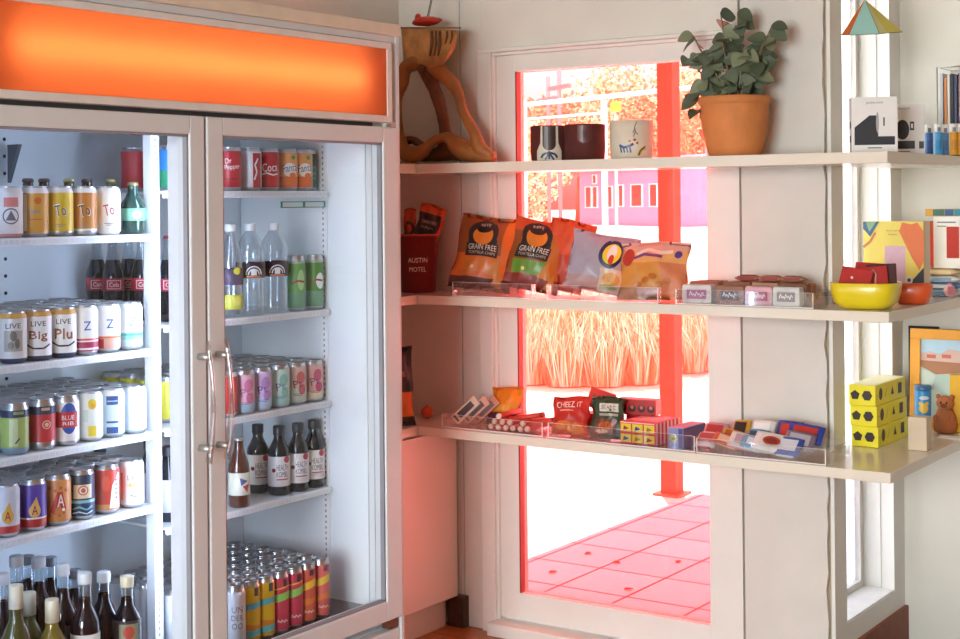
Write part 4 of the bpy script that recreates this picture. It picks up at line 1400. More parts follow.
# ------------------------------------------------------------------ middle wall shelf
def bagfn(w, h, t, seed, wr=.004):
    r_ = random.Random(seed)
    ph = [r_.uniform(0, 6) for _ in range(6)]

    def f(x, z, side=-1):
        u = max(-1, min(1, 2 * x / w))
        v = max(0, min(1, z / h))
        s = max(0., min(1., (v - .05) / .90))
        bul = t / 2 * (1 - abs(u) ** 2.4) * (math.sin(PI * s) ** .55 if 0 < s < 1 else 0) * (1.12 - .3 * v)
        wv = wr * (math.sin(7 * u + 5 * v + ph[0]) * math.sin(9 * v + ph[1]) + .7 * math.sin(13 * u - 8 * v + ph[2]) * (abs(2 * v - 1) ** 1.5 + .3)) * min(1, 8 * s * (1 - s) + .1)
        xx = x * (1 - .07 * math.sin(PI * v) ** .8) + .003 * math.sin(11 * v + ph[3])
        return Vector((xx, side * (bul + .0006) + wv * (1 if side < 0 else .6), z + .003 * math.cos(3 * u + ph[4]) * (v > .9)))
    return f


def bag(name, label, cat, loc, rz, lean, w, h, t, seed, colfn, prints, group=None, wr=.004, tilt=0.):
    o = thing(name, label, cat, loc, rz, group, rx=lean)
    o.rotation_euler.y = tilt
    f = bagfn(w, h, t, seed, wr)
    b = MB()
    nx, nz = 18, 26
    for side in (-1, 1):
        vs = [f(w * (i / nx - .5), h * j / nz, side) for j in range(nz + 1) for i in range(nx + 1)]
        fs, fm = [], []
        for j in range(nz):
            for i in range(nx):
                a = j * (nx + 1) + i
                fs.append((a, a + 1, a + nx + 2, a + nx + 1))
                fm.append(colfn((i + .5) / nx, (j + .5) / nz))
        b.add(vs, fs, fm[0], smooth=True, fm=fm)
    bm = b.bm
    bmesh.ops.remove_doubles(bm, verts=bm.verts[:], dist=.0013)
    part('bag_body', b, o)

    def bagmap(x, y, L):
        return f(x, h / 2 + y) - Vector((0, .0007 + .0004 * L, 0))
    for nm, pr in prints:
        decal(nm, o, pr, bagmap, .009)
    return o


def Bm(h, r=.5):
    return M(h, r, 0, .08, 25, .05, .06)


# bucket on the left wing
c = at(418, 290, Y=4.10)
bk = thing('bucket', 'dark red bucket with white AUSTIN MOTEL lettering on the middle shelf', 'bucket', (c.x, 4.10, ZM + .001))
hB, rB0, rB1 = .200, .061, .079
BUCK = M('6e1a1c', .35, 0, .05, 12, name='dark_red_bucket')
part('pail', MB().lathe([(rB0, 0), (rB0 + .002, .002), (rB1 - .003, hB - .006), (rB1, hB - .005), (rB1, hB), (rB1 - .003, hB), (rB0 - .003, .004), (.001, .004)], BUCK, 40, cap0=True), bk)


def conemap(r0, r1, H, a0, z0):
    def cyl(x, y, L):
        z = z0 + y
        r = r0 + (r1 - r0) * z / H + .0006
        return (r * math.cos(a0 + x / r), r * math.sin(a0 + x / r), z)
    return cyl


decal('lettering', bk, [(fit_text('AUSTIN', .070, .017, 0, .022) + fit_text('MOTEL', .060, .017, 0, -.010), P('efe4dc'))], conemap(rB0 + .002, rB1 - .001, hB, -.93, .092), .005, 'white lettering')
part('rim', MB().lathe([(rB1 - .004, hB), (rB1 + .002, hB), (rB1 + .002, hB + .004), (rB1 - .004, hB + .004)], M('b8564a', .3), 40), bk, 'pale red rim')
bag('snack_pouch', 'orange and black snack pouch leaning right in the red bucket', 'pouch', (c.x + .030, 4.085, ZM + .146), .45, -.1, .096, .165, .025, 4,
    lambda u, v: Bm('c8501e') if v > .82 or v < .3 else Bm('c8501e') if u > .9 else Bm('241f22'), [('print', [(fit_text('GRAIN FREE', .06, .012, -.005, .02), P('b9a99a')), (scrib(.05, .009, -.005, .0), P('b9a99a'))])], 'pouches in the red bucket', tilt=.28)
bag('snack_pouch', 'orange pouch with black ring, left in the red bucket', 'pouch', (c.x - .034, 4.095, ZM + .125), -.2, -.05, .066, .17, .025, 6,
    lambda u, v: Bm('b8481e'), [('print', [(ring(.004, .012, .016, .028, 18), INK)])], 'pouches in the red bucket')

BROWNB, ORB, GRB, REDB = Bm('8a4a1e'), Bm('c8641c'), Bm('5c8a2a'), Bm('7a2418')


def chip_prints(band):
    return [('emblem', [([ell(-.012, .062, .056, .052), rect(-.066, .010, .044, .044)], P('221c20')), ([ell(-.012, .056, .038, .036)], P('d07a24')), ([ell(-.012, .082, .030, .018)], P('221c20')), (fit_text('SIETE', .040, .010, -.012, .094), P('d8c8b0'))]),
            ('lettering', [([rect(-.072, -.020, .050, .026)], P('221c20')), (fit_text('GRAIN FREE', .108, .020, -.010, .012), P('e0d4c4')), (fit_text('TORTILLA CHIPS', .104, .010, -.010, -.008), P('c8b8a4'))]),
            ('flavour_band', [([rect(-.074, -.072, .062, -.026)], P(band)), ([ell(-.03, -.058, .006)], P('e0c060')), ([[(.02, -.075), (.06, -.02), (.072, -.085)], [(.045, -.11), (.082, -.055), (.080, -.12)]], P('b87a3a'))])]


p1 = at(474, 291, Y=4.03)
bag('chip_bag', 'brown and orange grain-free chip bag, leftmost on the middle shelf', 'chip bag', (p1.x + .006, 4.046, ZM + .0175), .30, -.33, .222, .262, .07, 11,
    lambda u, v: Bm('4a241c') if v < .16 else (ORB if (v < .45 or u > .80) else BROWNB), chip_prints('c87028'), 'grain-free chip bags', tilt=.12)
p2 = at(521, 292, Y=4.02)
bag('chip_bag', 'chip bag with a green flavour band, middle of the grain-free bags', 'chip bag', (p2.x + .006, 4.052, ZM + .0215), .34, -.33, .195, .245, .06, 23,
    lambda u, v: REDB if v < .20 else (Bm('b0641e') if u > .74 else (Bm('c04a1c') if v > .82 else BROWNB)), chip_prints('5f8f30'), 'grain-free chip bags', tilt=.19)
p3 = at(549, 290, Y=4.08)
bag('chip_bag', 'red-orange chip bag half hidden behind the green-banded one', 'chip bag', (p3.x + .014, 4.118, ZM + .0195), .30, -.16, .16, .238, .05, 31,
    lambda u, v: Bm('c04a20') if v > .5 else Bm('a83a1c'), [('print', [([rect(.02, .0, .05, .06)], P('2a1c1c'))])], 'grain-free chip bags', tilt=.2)
LAV = Bm('a09aa8')
p4 = at(592, 294, Y=4.03)
bag('snack_bag', 'lavender grey snack bag with round navy badge on the middle shelf', 'snack bag', (p4.x, 4.056, ZM + .0225), .40, -.30, .225, .195, .06, 41,
    lambda u, v: Bm('a88a88') if v < .22 else LAV, [('emblem', [([ell(.028, .030, .042, .050)], P('232a4e')), ([ell(.029, .030, .030, .036)], P('e2c832')), ([ell(.029, .034, .015, .028)], P('e8e4dc')), ([ell(.033, .010, .009, .018)], P('c0401e'))]),
                                                 ('picture', [([rect(.0, -.094, .081, -.020)], P('c9b8a4')), ([ell(.040, -.052, .030, .020)], P('c8923c')), ([ell(.035, -.078, .03, .008)], P('8aa04a'))])], 'snack bags on the middle shelf', tilt=.18)
p5 = at(652, 296, Y=4.02)
bag('snack_bag', 'orange and pink puffy snack bag right of the lavender bag', 'snack bag', (p5.x - .012, 4.046, ZM + .004), .30, -.36, .225, .190, .06, 53,
    lambda u, v: Bm('d8a090') if v > .84 else (Bm('e0a060') if v > .62 else (Bm('cf8a3a') if (u < .62) else Bm('cc7a50'))),
    [('print', [(stroke([(-.06, .05), (-.02, .068), (.02, .054), (.06, .060)], .012), P('efc9b8')), (stroke([(-.07, .036), (-.03, .05), (.03, .04)], .010), P('7a3a7a')), ([ell(-.085, .04, .02, .03)], P('b8382c')), ([ell(.08, .05, .012)], P('5a3a8a')),
                ([ell(-.05 + .024 * k, -.05 + .012 * (k % 3), .014, .010) for k in range(5)], P('b86a1e'))])], 'snack bags on the middle shelf')


def tray(px0, px1, Y0, d, z, hh, label, dividers=()):
    x0, x1 = ax(px0, Y0), ax(px1, Y0)
    o = thing('acrylic_tray', label, 'tray', ((x0 + x1) / 2, Y0 + d / 2, z + .0006), 0, 'clear acrylic trays')
    w = (x1 - x0) / 2
    t = .0025
    part('tray_base', MB().box(-w, -d / 2, 0, w, d / 2, t, ACRYL), o)
    part('tray_front', MB().box(-w, -d / 2, t, w, -d / 2 + t, hh, ACRYL, bev=.0008), o)
    part('tray_back', MB().box(-w, d / 2 - t, t, w, d / 2, hh, ACRYL), o)
    part('front_glint', MB().box(-w, -d / 2 - .0003, hh - .0002, w, -d / 2 + t * .6, hh + .0004, EDGE), o, 'white glint strip on front edge')
    part('base_glint', MB().box(-w, -d / 2 - .0006, .0002, w, -d / 2 - .0001, .003, EDGE), o, 'white glint strip on lower edge')
    for s in (-1, 1):
        xa_ = s * w
        part('corner_glint', MB().box(xa_ - .0012, -d / 2 - .0008, .0005, xa_ + .0012, -d / 2 + .0004, hh, EDGE), o, 'white glint strip on corner edge')
        part('tray_side', MB().box(min(xa_, xa_ - s * t), -d / 2 + t, t, max(xa_, xa_ - s * t), d / 2 - t, hh, ACRYL, bev=.0008), o)
    return o


tray(452, 531, 3.9635, .024, ZM, .048, 'clear acrylic shelf lip in front of the grain-free chip bags')
tray(546, 657, 3.9635, .024, ZM, .048, 'clear acrylic shelf lip in front of the lavender snack bag')
tray(675, 812, 3.975, .20, ZM, .045, 'clear acrylic tray of wrapped bars on the middle shelf')


def bar(loc, rz, rx, w, d, h, c1, c2, label, group, txt=None, cat='bar', name='wrapped_bar', tip=.008, tc='f0ece6', sq=.55):
    """flat wrapped packet lying along X, print on the front side"""
    o = thing(name, label, cat, loc, rz, group, rx=rx)
    b = MB()
    vs, fs = [], []
    boxy = sq < .4
    us = [0, .03, .97, 1] if boxy else [k / 10 for k in range(11)]
    corner = [(1, -.86), (1, .86), (.86, 1), (-.86, 1), (-1, .86), (-1, -.86), (-.86, -1), (.86, -1)]
    nx = len(us) - 1
    sec = 8 if boxy else 10
    for i, u in enumerate(us):
        x = -w / 2 + w * u
        e = (1 if 0 < i < nx else .7) if boxy else min(1, min(u, 1 - u) * w / (tip * 2.2))
        hh_ = h * (.12 + .88 * e ** .6)
        dd_ = d * (.96 + .04 * e)
        for k in range(sec):
            a = 2 * PI * k / sec
            cs, sn = math.cos(a), math.sin(a)
            if boxy:
                vs.append((x, corner[k][0] * dd_ / 2, h / 2 + corner[k][1] * hh_ / 2))
                continue
            sg = lambda q: math.copysign(abs(q) ** sq, q)
            vs.append((x, sg(cs) * dd_ / 2, h / 2 + sg(sn) * hh_ / 2))
    for i in range(nx):
        for k in range(sec):
            k2 = (k + 1) % sec
            fs.append((i * sec + k, i * sec + k2, (i + 1) * sec + k2, (i + 1) * sec + k))
    fs += [tuple(range(sec))[::-1], tuple(nx * sec + k for k in range(sec))]
    b.add(vs, fs, Bm(c1), smooth=sq > .4)
    part('wrapper', b, o)
    pr = [([rect(-w * .34, -h * .26, w * .34, h * .26)], P(c2))]
    tp = [([rect(-w * .34, -d * .30, w * .34, d * .30)], P(c2))]
    if txt:
        pr.append((scrib(w * .5, h * .3, 0, 0, 5), P(tc)))
        tp.append((scrib(w * .5, d * .3, 0, 0, 5), P(tc)))
    decal('front_print', o, pr, flatmap((0, -d * .5 - .0002, h / 2), (1, 0, 0), (0, 0, 1)), 0)
    decal('top_print', o, tp, flatmap((0, 0, h + .0002), (1, 0, 0), (0, 1, 0)), 0)
    return o


bx = [(698, .096, 'd6d0cc', 'b06a96', 'mark', 'white and violet'), (731, .088, '9a6a52', '5a3034', 'mark', 'brown and maroon'), (759.5, .084, 'd9a9ae', 'b84a66', 'mark', 'pink and rose'), (787, .082, 'd2cfcc', '77747c', 'mark', 'silver grey')]
for ci_, (px, w, c1, c2, tx, nm) in enumerate(bx):
    for k in range(3):
        Y = 4.0 + .046 * k
        col = c1 if k == 0 else ['8a5a3a', 'a86a4a', '9a6248', 'b88a6a'][(ci_ + k) % 4]
        dd = f"{nm} wrapped bar at the front of the clear tray" if k == 0 else f"wrapped bar {['', 'directly', 'two places'][k]} behind the {nm} one in the tray"
        bar((ax(px, 4.0, 290) + .004, Y, ZM + .0042), 0, 0, w, .036, .056 + .008 * (k > 0), col, c2 if k == 0 else ['7a3030', '8a3a2a'][k % 2], dd, 'wrapped bars in the middle tray', tx if k == 0 else None, tip=.0012, sq=.22)
for ci_, (px, c1, nm) in enumerate([(752, 'a8583a', 'left'), (775, 'b86a4a', 'middle'), (797, 'a07048', 'right')]):
    bar((ax(px, 4.11, 290), 4.085, ZM + .0695), .05, 0, .075, .04, .018, c1, '8a2a2a', f"brown bar stacked on top at the tray's back, {nm} of three", 'wrapped bars in the middle tray')

# yellow bowl with red tags
yb = (-1.462, 4.075)


def sqring(r, z, n=40, e=3.4):
    out = []
    for k in range(n):
        a = 2 * PI * k / n
        c_, s_ = math.cos(a), math.sin(a)
        out.append((math.copysign(abs(c_) ** (2 / e), c_) * r, math.copysign(abs(s_) ** (2 / e), s_) * r * .92, z))
    return out


def sqbowl(name, label, loc, rz, prof, mt):
    b = MB()
    vs, fs = [], []
    n_ = 40
    for r, z in prof:
        vs += sqring(r, z, n_)
    for i in range(len(prof) - 1):
        for k in range(n_):
            k2 = (k + 1) % n_
            fs.append((i * n_ + k, i * n_ + k2, (i + 1) * n_ + k2, (i + 1) * n_ + k))
    fs.append(tuple(range(n_))[::-1])
    fs.append(tuple((len(prof) - 1) * n_ + k for k in range(n_)))
    b.add(vs, fs, mt, smooth=True)
    return solo(name, b, label, 'bowl', loc, rz)


sqbowl('serving_bowl', 'yellow rounded square bowl of red tags on the middle shelf', (*yb, ZM + .0006), .15, [(.058, 0), (.070, .004), (.086, .020), (.094, .045), (.097, .073), (.095, .075), (.092, .073), (.086, .03), (.06, .012)], M('e6cf22', .35, 0, .03, 12, 0, .3, name='yellow_enamel'))
sqbowl('serving_bowl', 'small orange bowl behind the yellow bowl', (-1.405, 4.31, ZM + .0006), .3, [(.036, 0), (.045, .004), (.055, .022), (.060, .056), (.058, .058), (.055, .055), (.05, .02), (.03, .01)], M('dd5a2a', .35, 0, .03, 12, 0, .3, name='orange_enamel'))
TAGR, TAGM = M('b3221c', .6, 0, .06, 30, name='red_felt'), M('4a1a1e', .6, 0, .06, 30, name='maroon_leather')
for (dx, dy, rz, ln, rl, w, hh, mt, dd, strap) in [(-.030, -.036, .1, -.35, .16, .092, .082, TAGR, 'red felt tag with white dot, front left in the yellow bowl', (-.01, .02)), (.026, -.010, .3, -.35, -.10, .088, .086, TAGR, 'red felt tag with pale strap loop, middle of the yellow bowl', None),
                                              (.040, .018, .25, -.30, -.05, .085, .092, TAGM, 'dark maroon tag at the right back of the yellow bowl', None), (-.016, .036, -.1, -.30, .05, .09, .094, TAGR, 'red felt tag standing at the back of the yellow bowl', None)]:
    T = Matrix.Rotation(rl, 4, 'Y')
    o = thing('felt_tag', dd, 'tag', (yb[0] + dx, yb[1] + dy, ZM + .038), rz, 'red tags in the yellow bowl', rx=ln)
    part('tag_body', MB().box(-w / 2, -.004, 0, w / 2, .004, hh, mt, T, bev=.003), o)
    if strap:
        part('rivet', MB().cyl(.004, 0, .003, P('ece4dc'), 12, T @ Matrix.Translation((strap[0], -.004, hh * .62)) @ Matrix.Rotation(PI / 2, 4, 'X')), o, 'white rivet')
    elif mt is TAGR and dx > .01:
        b = MB()
        b.tube([T @ Vector(q) for q in [(-.006, -.007, .02), (-.002, -.009, .07), (.006, -.009, .074), (.012, -.008, .06), (.006, -.007, .02)]], .0026, P('c9a592'), 6)
        part('strap', b, o, 'pale leather loop')

# book and boxes behind
pbox('art_book', 'thick yellow art book with orange heart and lilac block, standing on the shelf', 'book', (-1.510, 4.485, ZM + .001), -.10, .198, .05, .242, M('e6d26a', .5, 0, .04, 15, name='yellow_cover'),
     [([rect(-.028, -.09, .040, .045)], P('d8b0c0')), ([[(.030, .118), (.060, .112), (.080, .118), (.099, .090), (.099, .0), (.085, -.03), (.060, .01), (.035, .06), (.02, .09)]], P('e07a4a')), ([[(.062, -.06), (.099, -.02), (.099, -.118), (.05, -.118), (.045, -.085)]], P('3c4450')),
      ([[(-.099, .12), (-.045, .12), (-.075, .072), (-.099, .098)]], P('4a6a8a')), ([[(-.09, .12), (-.055, .12), (-.078, .088)]], P('8ab08a')), (stroke([(-.098, .04), (-.075, .058), (-.058, .086)], .008), P('c87a5a')), (scrib(.044, .006, .0, .092) + scrib(.03, .006, .0, .080), P('b0503a')), ([ell(.052, -.06, .012)], P('d8d4cc')), ([ell(.052, -.06, .006)], P('3c4450')), ([ell(.085, -.095, .012)], P('4a8a6a'))],
     prints_right=[([rect(-.021, -.119, .021, .119)], P('e2cdb4'))], part_name='cover')
xq = 4.66
pbox('gift_box', 'white printed gift box with red square, behind the art book', 'box', (-1.405, 4.68, ZM + .0905), -.04, .085, .05, .165, BOXW,
     [([rect(.0, -.05, .040, .05)], P('b8281e')), ([rect(-.030, .062, .03, .066), rect(-.030, .05, .0, .053)], GREYT)], part_name='carton')
pbox('gift_box', 'slim red and orange box left of the white gift box', 'box', (-1.462, 4.70, ZM + .0905), -.04, .024, .05, .150, P('b03a24'), [([rect(-.010, -.06, .010, .035)], P('c4241e'))], part_name='carton')
pbox('wood_tray', 'multicoloured striped flat box lying on the white gift box', 'box', (-1.418, 4.69, ZM + .257), -.04, .115, .055, .022, P('c08a2c'), [([rect(-.032, -.010, .004, .010)], P('3a6a5a')), ([rect(.006, -.010, .034, .010)], P('2f5a86')), ([rect(.036, -.010, .056, .010)], P('2a8a9a'))], part_name='carton')
for k, (c1, dd) in enumerate([('dfe4ea', 'white and blue packet at the bottom of the stack behind the book'), ('5a8ac4', 'blue packet second from the bottom behind the book'), ('e6e6e6', 'white packet third from the bottom behind the book'), ('d0b080', 'straw-coloured packet topping the stack behind the book')]):
    bar((-1.425, 4.675, ZM + .001 + .0222 * k), -.04, 0, .115, .07, .0215, c1, ['6a96cc', 'e4e8ee', '88aad0', 'e0c8a0'][k], dd, 'packets stacked behind the art book')
bar((-1.372, 4.57, ZM + .001), .5, 0, .03, .05, .05, 'dda0a4', 'c87a80', 'small pink packet at the shelf end behind the book', None)
# ------------------------------------------------------------------ lowest wall shelf
bag('snack_pouch', 'dark-topped orange pouch in the corner beside the fridge, lowest shelf', 'pouch', (at(403, 428, Y=3.9).x - .025, 3.90, ZL + .003), 1.0, -.10, .13, .27, .05, 61,
    lambda u, v: Bm('2c2a2c') if v > .42 or v < .12 else Bm('d0701c'), [('print', [([rect(-.03, .03, .03, .05)], P('8a6a5a'))])])
b = MB().ball((0, 0, .0215), .022, M('c85a34', .45, 0, .06, 20, name='orange_reflection'), 18, sc=(1, 1, .96))  # orange ball modelled for a reflection on the acrylic
b.cyl(.003, .041, .045, M('6a7a3a', .6), 8)
solo('reflection_ball', b, 'small orange ball for an acrylic reflection, corner of the lowest shelf', 'reflection', (ax(427, 4.12, 405), 4.12, ZL + .0006))
tray(440, 540, 3.985, .19, ZL, .045, 'clear acrylic tray of wrappers and white-tipped rolls, left on lowest shelf')
tray(546, 692, 3.980, .20, ZL, .048, 'clear acrylic tray of red snack pouches on the lowest shelf')
tray(672.5 + 22, 823, 3.975, .20, ZL, .045, 'clear acrylic tray of assorted packets, right on lowest shelf')
# leaning wrapped bars
for i, (px, Y, c1, c2, dd) in enumerate([(455, 4.022, 'e0cdb8', '4a2a28', 'cream card bar with dark print, leftmost leaning in the left tray'), (465, 4.046, 'c89a80', '4a2626', 'tan card bar with dark print, second leaning from the left'), (475, 4.070, 'b8683c', '5a2a22', 'brown card bar with dark print, third leaning from the left')]):
    o = pbox('card_bar', dd, 'bar', (ax(px, Y, 428), Y, ZL + .019), .2, .036, .014, .105, P(c1), [([rect(-.012, -.030, .010, .034)], P(c2)), ([rect(-.014, -.046, .012, -.038)], P(c2))], group='leaning bars in the left tray', part_name='sleeve')
    o.rotation_euler = (-.2, .80, .2)
bag('snack_pouch', 'orange pouch with purple foot leaning behind the white-tipped rolls', 'pouch', (ax(501, 4.10, 425), 4.10, ZL + .004), .10, -.45, .12, .135, .035, 71,
    lambda u, v: Bm('5a2436') if v < .30 else Bm('da821c'), [('print', [([rect(-.04, -.02, .03, .0)], P('e0a03a'))])])
# white-tipped red rolls
RTIP = P('e0d2c0')
spots = [(490, .012, 0), (497.5, .012, 0), (505, .012, 0), (512, .012, 0), (519.5, .012, 0), (526.5, .014, 0), (493.5, .030, .0), (501.5, .030, 0), (509, .030, 0), (522, .031, 0), (498, .048, 0)]
word = ['first in the bottom row', 'second in the bottom row', 'third in the bottom row', 'fourth in the bottom row', 'fifth in the bottom row', 'rightmost in the bottom row', 'first in the second layer', 'second in the second layer', 'third in the second layer', 'rightmost in the second layer', 'topmost of the pile']
for (px, zz, _), wd in zip(spots, word):
    o = thing('candy_roll', f'red paper roll with cream twisted tip, {wd}', 'candy roll', (ax(px, 3.998, 425), 4.0, ZL + .003 + zz), .08, 'white-tipped rolls in the left tray')
    T = Matrix.Rotation(-PI / 2, 4, 'X')
    part('roll_wrapper', MB().cyl(.0092, .010, .15, Bm('c23a2c'), 14, T), o)
    part('twisted_tip', MB().ball((0, .004, 0), .0098, RTIP, 12, sc=(1, .9, 1), wob=.1, rnd=random.Random(int(px))), o, 'cream twisted tip')
for i, (px, dy, zz, dd) in enumerate([(522, .05, .048, 'long red stick lying across the white-tipped rolls'), (532, .08, .036, 'long red stick beside the first across the rolls'), (534, .03, .030, 'long red stick lying lowest, right of the rolls')]):
    o = thing('snack_stick', dd, 'stick', (ax(px, 4.03, 420), 4.03 + dy * .4, ZL + zz), 0, 'red sticks over the rolls')
    T = Matrix.Rotation(.12 - .08 * i, 4, 'Z') @ Matrix.Rotation(PI / 2 - .18 + .05 * i, 4, 'Y')
    part('stick_wrapper', MB().cyl(.0085, -.07, .07, Bm('c8402c'), 12, T), o)
    b = MB().cyl(.0088, -.068, -.058, P('8a2a20'), 12, T).cyl(.0088, .058, .068, P('8a2a20'), 12, T)
    part('stick_band', b, o, 'dark red end bands')

# red pouches tray
bag('snack_pouch', 'red cracker pouch with white lettering, left in the red tray', 'pouch', (ax(570, 4.04, 440), 4.04, ZL + .0045), .30, -.34, .128, .126, .045, 81,
    lambda u, v: Bm('bf2a1e') if v > .30 else Bm('c8501e'), [('lettering', [(fit_text('CHEEZ IT', .088, .020, -.004, .034, .06), P('f0e4d8')), ([rect(-.04, .012, .01, .016)], P('e8b0a0')), ([ell(-.02, -.034, .03, .014), ell(.02, -.044, .03, .016)], P('d87a24'))])], 'pouches in the red tray')
bag('snack_pouch', 'dark green pouch with white panel beside the red cracker pouch', 'pouch', (ax(606, 4.03, 440), 4.03, ZL + .0045), .22, -.28, .112, .135, .04, 83,
    lambda u, v: Bm('34402a'), [('lettering', [([rect(-.025, .018, .040, .045)], P('d8d4c8')), (fit_text('BEANS', .055, .014, .008, .032), P('34402a')), ([rect(-.026, .004, .038, .012)], P('a9a894'))]), ('picture', [([rect(-.036, -.052, .036, -.006)], P('7a3a24')), ([ell(.002, -.028, .026, .014)], P('b8602c')), ([ell(-.01, -.044, .022, .006)], P('c9b094'))])], 'pouches in the red tray')
XBX = ax(638, 4.0, 440)
tiles = [([rect(-.060 + .041 * i, .003 + -.032 * j, -.060 + .041 * i + .036, .028 - .032 * j)], P('e0c92c')) for i in range(3) for j in range(2)]
marks = [([[(-.060 + .041 * i + .008, .006 - .032 * j), (-.060 + .041 * i + .030, .014 - .032 * j), (-.060 + .041 * i + .012, .022 - .032 * j)]], P(['a02a3a', '3a3a8a', 'a86a2a'][(i + j) % 3])) for i in range(3) for j in range(2)]
stripe = [([rect(-.077 + .024 * i, -.034, -.065 + .024 * i, .034)], P('e8c4bc')) for i in range(7)]
pbox('candy_box', 'red striped candy display box with yellow tile front', 'box', (XBX + .004, 4.07, ZL + .0038), .0, .125, .155, .070, M('cc2c3c', .4, 0, .05, 20, name='red_carton'), tiles + marks + [([rect(-.06, .031, .06, .034)], P('ecd0c8'))], prints_right=stripe, prints_top=[([rect(-.05, -.05, .05, .05)], P('e6a0a4')), ([rect(-.02, -.02, .03, .03)], P('ecc4c0'))])
pbox('snack_box', 'red tilted snack packet behind the cracker pouch', 'packet', (ax(594, 4.10, 400), 4.125, ZL + .082), .3, .085, .03, .062, P('cc3222'), [([rect(-.03, -.01, .03, .01)], P('b02a1c'))], lean=-.4).rotation_euler.y = .3
o_b = pbox('snack_box', 'dark red carton with rounded pictures at the back of the red tray', 'packet', (ax(635, 4.12, 405), 4.145, ZL + .074), .12, .135, .05, .050, P('a8281e'), [([ell(-.045 + .032 * k, -.004, .013, .012) for k in range(4)], P('3a1a18')), ([ell(-.045 + .032 * k, .0, .006, .006) for k in range(4)], P('b8605a'))])
pbox('snack_box', 'plain red carton low behind the dark green pouch', 'packet', (ax(588, 4.12, 420), 4.136, ZL + .0038), .05, .12, .06, .065, P('b82a20'), [([rect(-.07, -.02, .07, .02)], P('a02018'))])
pbox('snack_box', 'plain red carton under the dark red rounded-picture carton', 'packet', (ax(640, 4.14, 420), 4.156, ZL + .0038), .0, .10, .035, .068, P('b82a20'), [([rect(-.04, -.02, .04, .02)], P('a02018'))])

# right tray of packets
xb0 = ax(678, 4.0, 440)
pbox('gum_box', 'lavender blue slanted gum box at the left of the right tray', 'box', (xb0 + .001, 4.06, ZL + .0042), -.02, .052, .15, .064, M('8a8cb4', .4, 0, .05, 20, name='lavender_carton'),
     [([ell(-.006, .0, .014, .012)], P('c9b84a')), ([rect(.010, -.03, .024, .03)], P('4a4a8a')), ([ell(-.008, -.002, .006)], P('6a9a5a'))], prints_right=[([rect(-.073, -.030, .073, .030)], P('6a6288'))], prints_top=[([rect(-.024, -.06 + .02 * k, .024, -.05 + .02 * k) for k in range(6)], P('6a6288'))])
SPK = [
    (708, 4.005, .025, 0, .0, .075, .05, .03, 'd8c4c4', 'b84a4a', 'white and red flat packet at the front of the right tray'),
    (716, 4.09, .030, 0, .1, .085, .06, .028, 'c08a94', 'b03a3a', 'rose packet with red print behind the white-red flat packet'),
    (728, 4.02, .022, -.55, .75, .10, .036, .016, 'd0603a', 'e8b89a', 'orange slim packet slanting in the right tray'),
    (735, 4.05, .040, -.45, .8, .10, .034, .016, 'dc9a3a', 'b05a2a', 'amber slim packet behind the orange one'),
    (746, 4.01, .024, -.40, .85, .11, .050, .016, 'e4dcd8', 'c0a0a8', 'pale pink slim packet with white end in the right tray'),
    (758, 4.02, .026, -.40, .85, .11, .040, .016, '6aa4c4', 'd8e4ea', 'sky blue slim packet beside the pale pink one'),
    (772, 4.01, .030, -.30, .6, .12, .062, .020, 'ece8e2', 'e4dcd4', 'white packet with a red oval in the right tray'),
    (789, 4.015, .020, -.10, .2, .085, .060, .020, '3050a8', 'd8dce8', 'royal blue packet at the front right of the tray'),
    (800, 4.05, .028, -.25, .45, .10, .050, .020, '7a6a7c', 'b0a8b0', 'grey-violet packet at the right end of the tray'),
    (806, 4.12, .055, -.25, .35, .12, .050, .022, '2c3f9a', 'b8342c', 'deep blue packet with red mark at the tray back right'),
    (790, 4.13, .062, -.1, .2, .085, .06, .022, '34489c', 'c03a2c', 'blue packet with red mark, left of the deep blue one'),
    (764, 4.13, .066, 0, .1, .085, .055, .030, 'e8e6e2', 'f2f0ec', 'white packet standing high at the tray back'),
    (743, 4.13, .055, 0, .1, .060, .05, .034, 'd8a02c', '3a2a2a', 'mustard and black packet at the tray back left'),
    (758, 4.10, .045, 0, .2, .075, .05, .026, '58a4c8', '2c4a5a', 'turquoise packet below the high white packet'),
]
for px, Y, dz, ry, rz, w, d, hh, c1, c2, dd in SPK:
    row = 0 if Y < 4.03 else (1 if Y < 4.11 else 2)
    Y = (4.022, 4.064, 4.108)[row]
    d *= 1.25
    rx = (.62, .80, .95)[row]
    o = bar((ax(px, Y, 435), Y, ZL + .005), rz * .25, 0, w * .9, d, hh * .8, c1, c2, dd, 'packets in the right tray', name='snack_packet', cat='packet')
    o.rotation_euler = (rx, -ry * .5, rz * .25)
    o.location.z = ZL + .006 + d / 2 * math.sin(rx) + w * .45 * abs(math.sin(ry * .5)) + (0, .010, .022)[row]
    if 'red oval' in dd:
        decal('emblem', o, [([ell(0, 0, .026, .018)], P('b8402c')), ([ell(0, 0, .018, .010)], P('8a2a22'))], flatmap((0, -.004, hh + .0012), (1, 0, 0), (0, 1, 0)), 0, 'red oval emblem')

# yellow shape boxes
YEL = M('f2e22c', .4, 0, .03, 15, name='yellow_carton')
HOLE = P('3a2c28')


def shapes_left(w):
    return [([ngon(-.022, .0, .0155, 5)], HOLE), ([ngon(.016, .0, .0165, 6, 0)], HOLE)]


def shapes_right():
    return [([ell(-.094, .002, .016, .019)], HOLE), (stroke([(-.056, -.012), (-.040, .016)], .003), P('a89a2a')), ([ngon(.012, -.001, .018, 3, PI / 2, .85)], HOLE), ([rect(.066, -.014, .098, .019)], HOLE), ([ell(-.128, .0, .003)], P('b0a428'))]


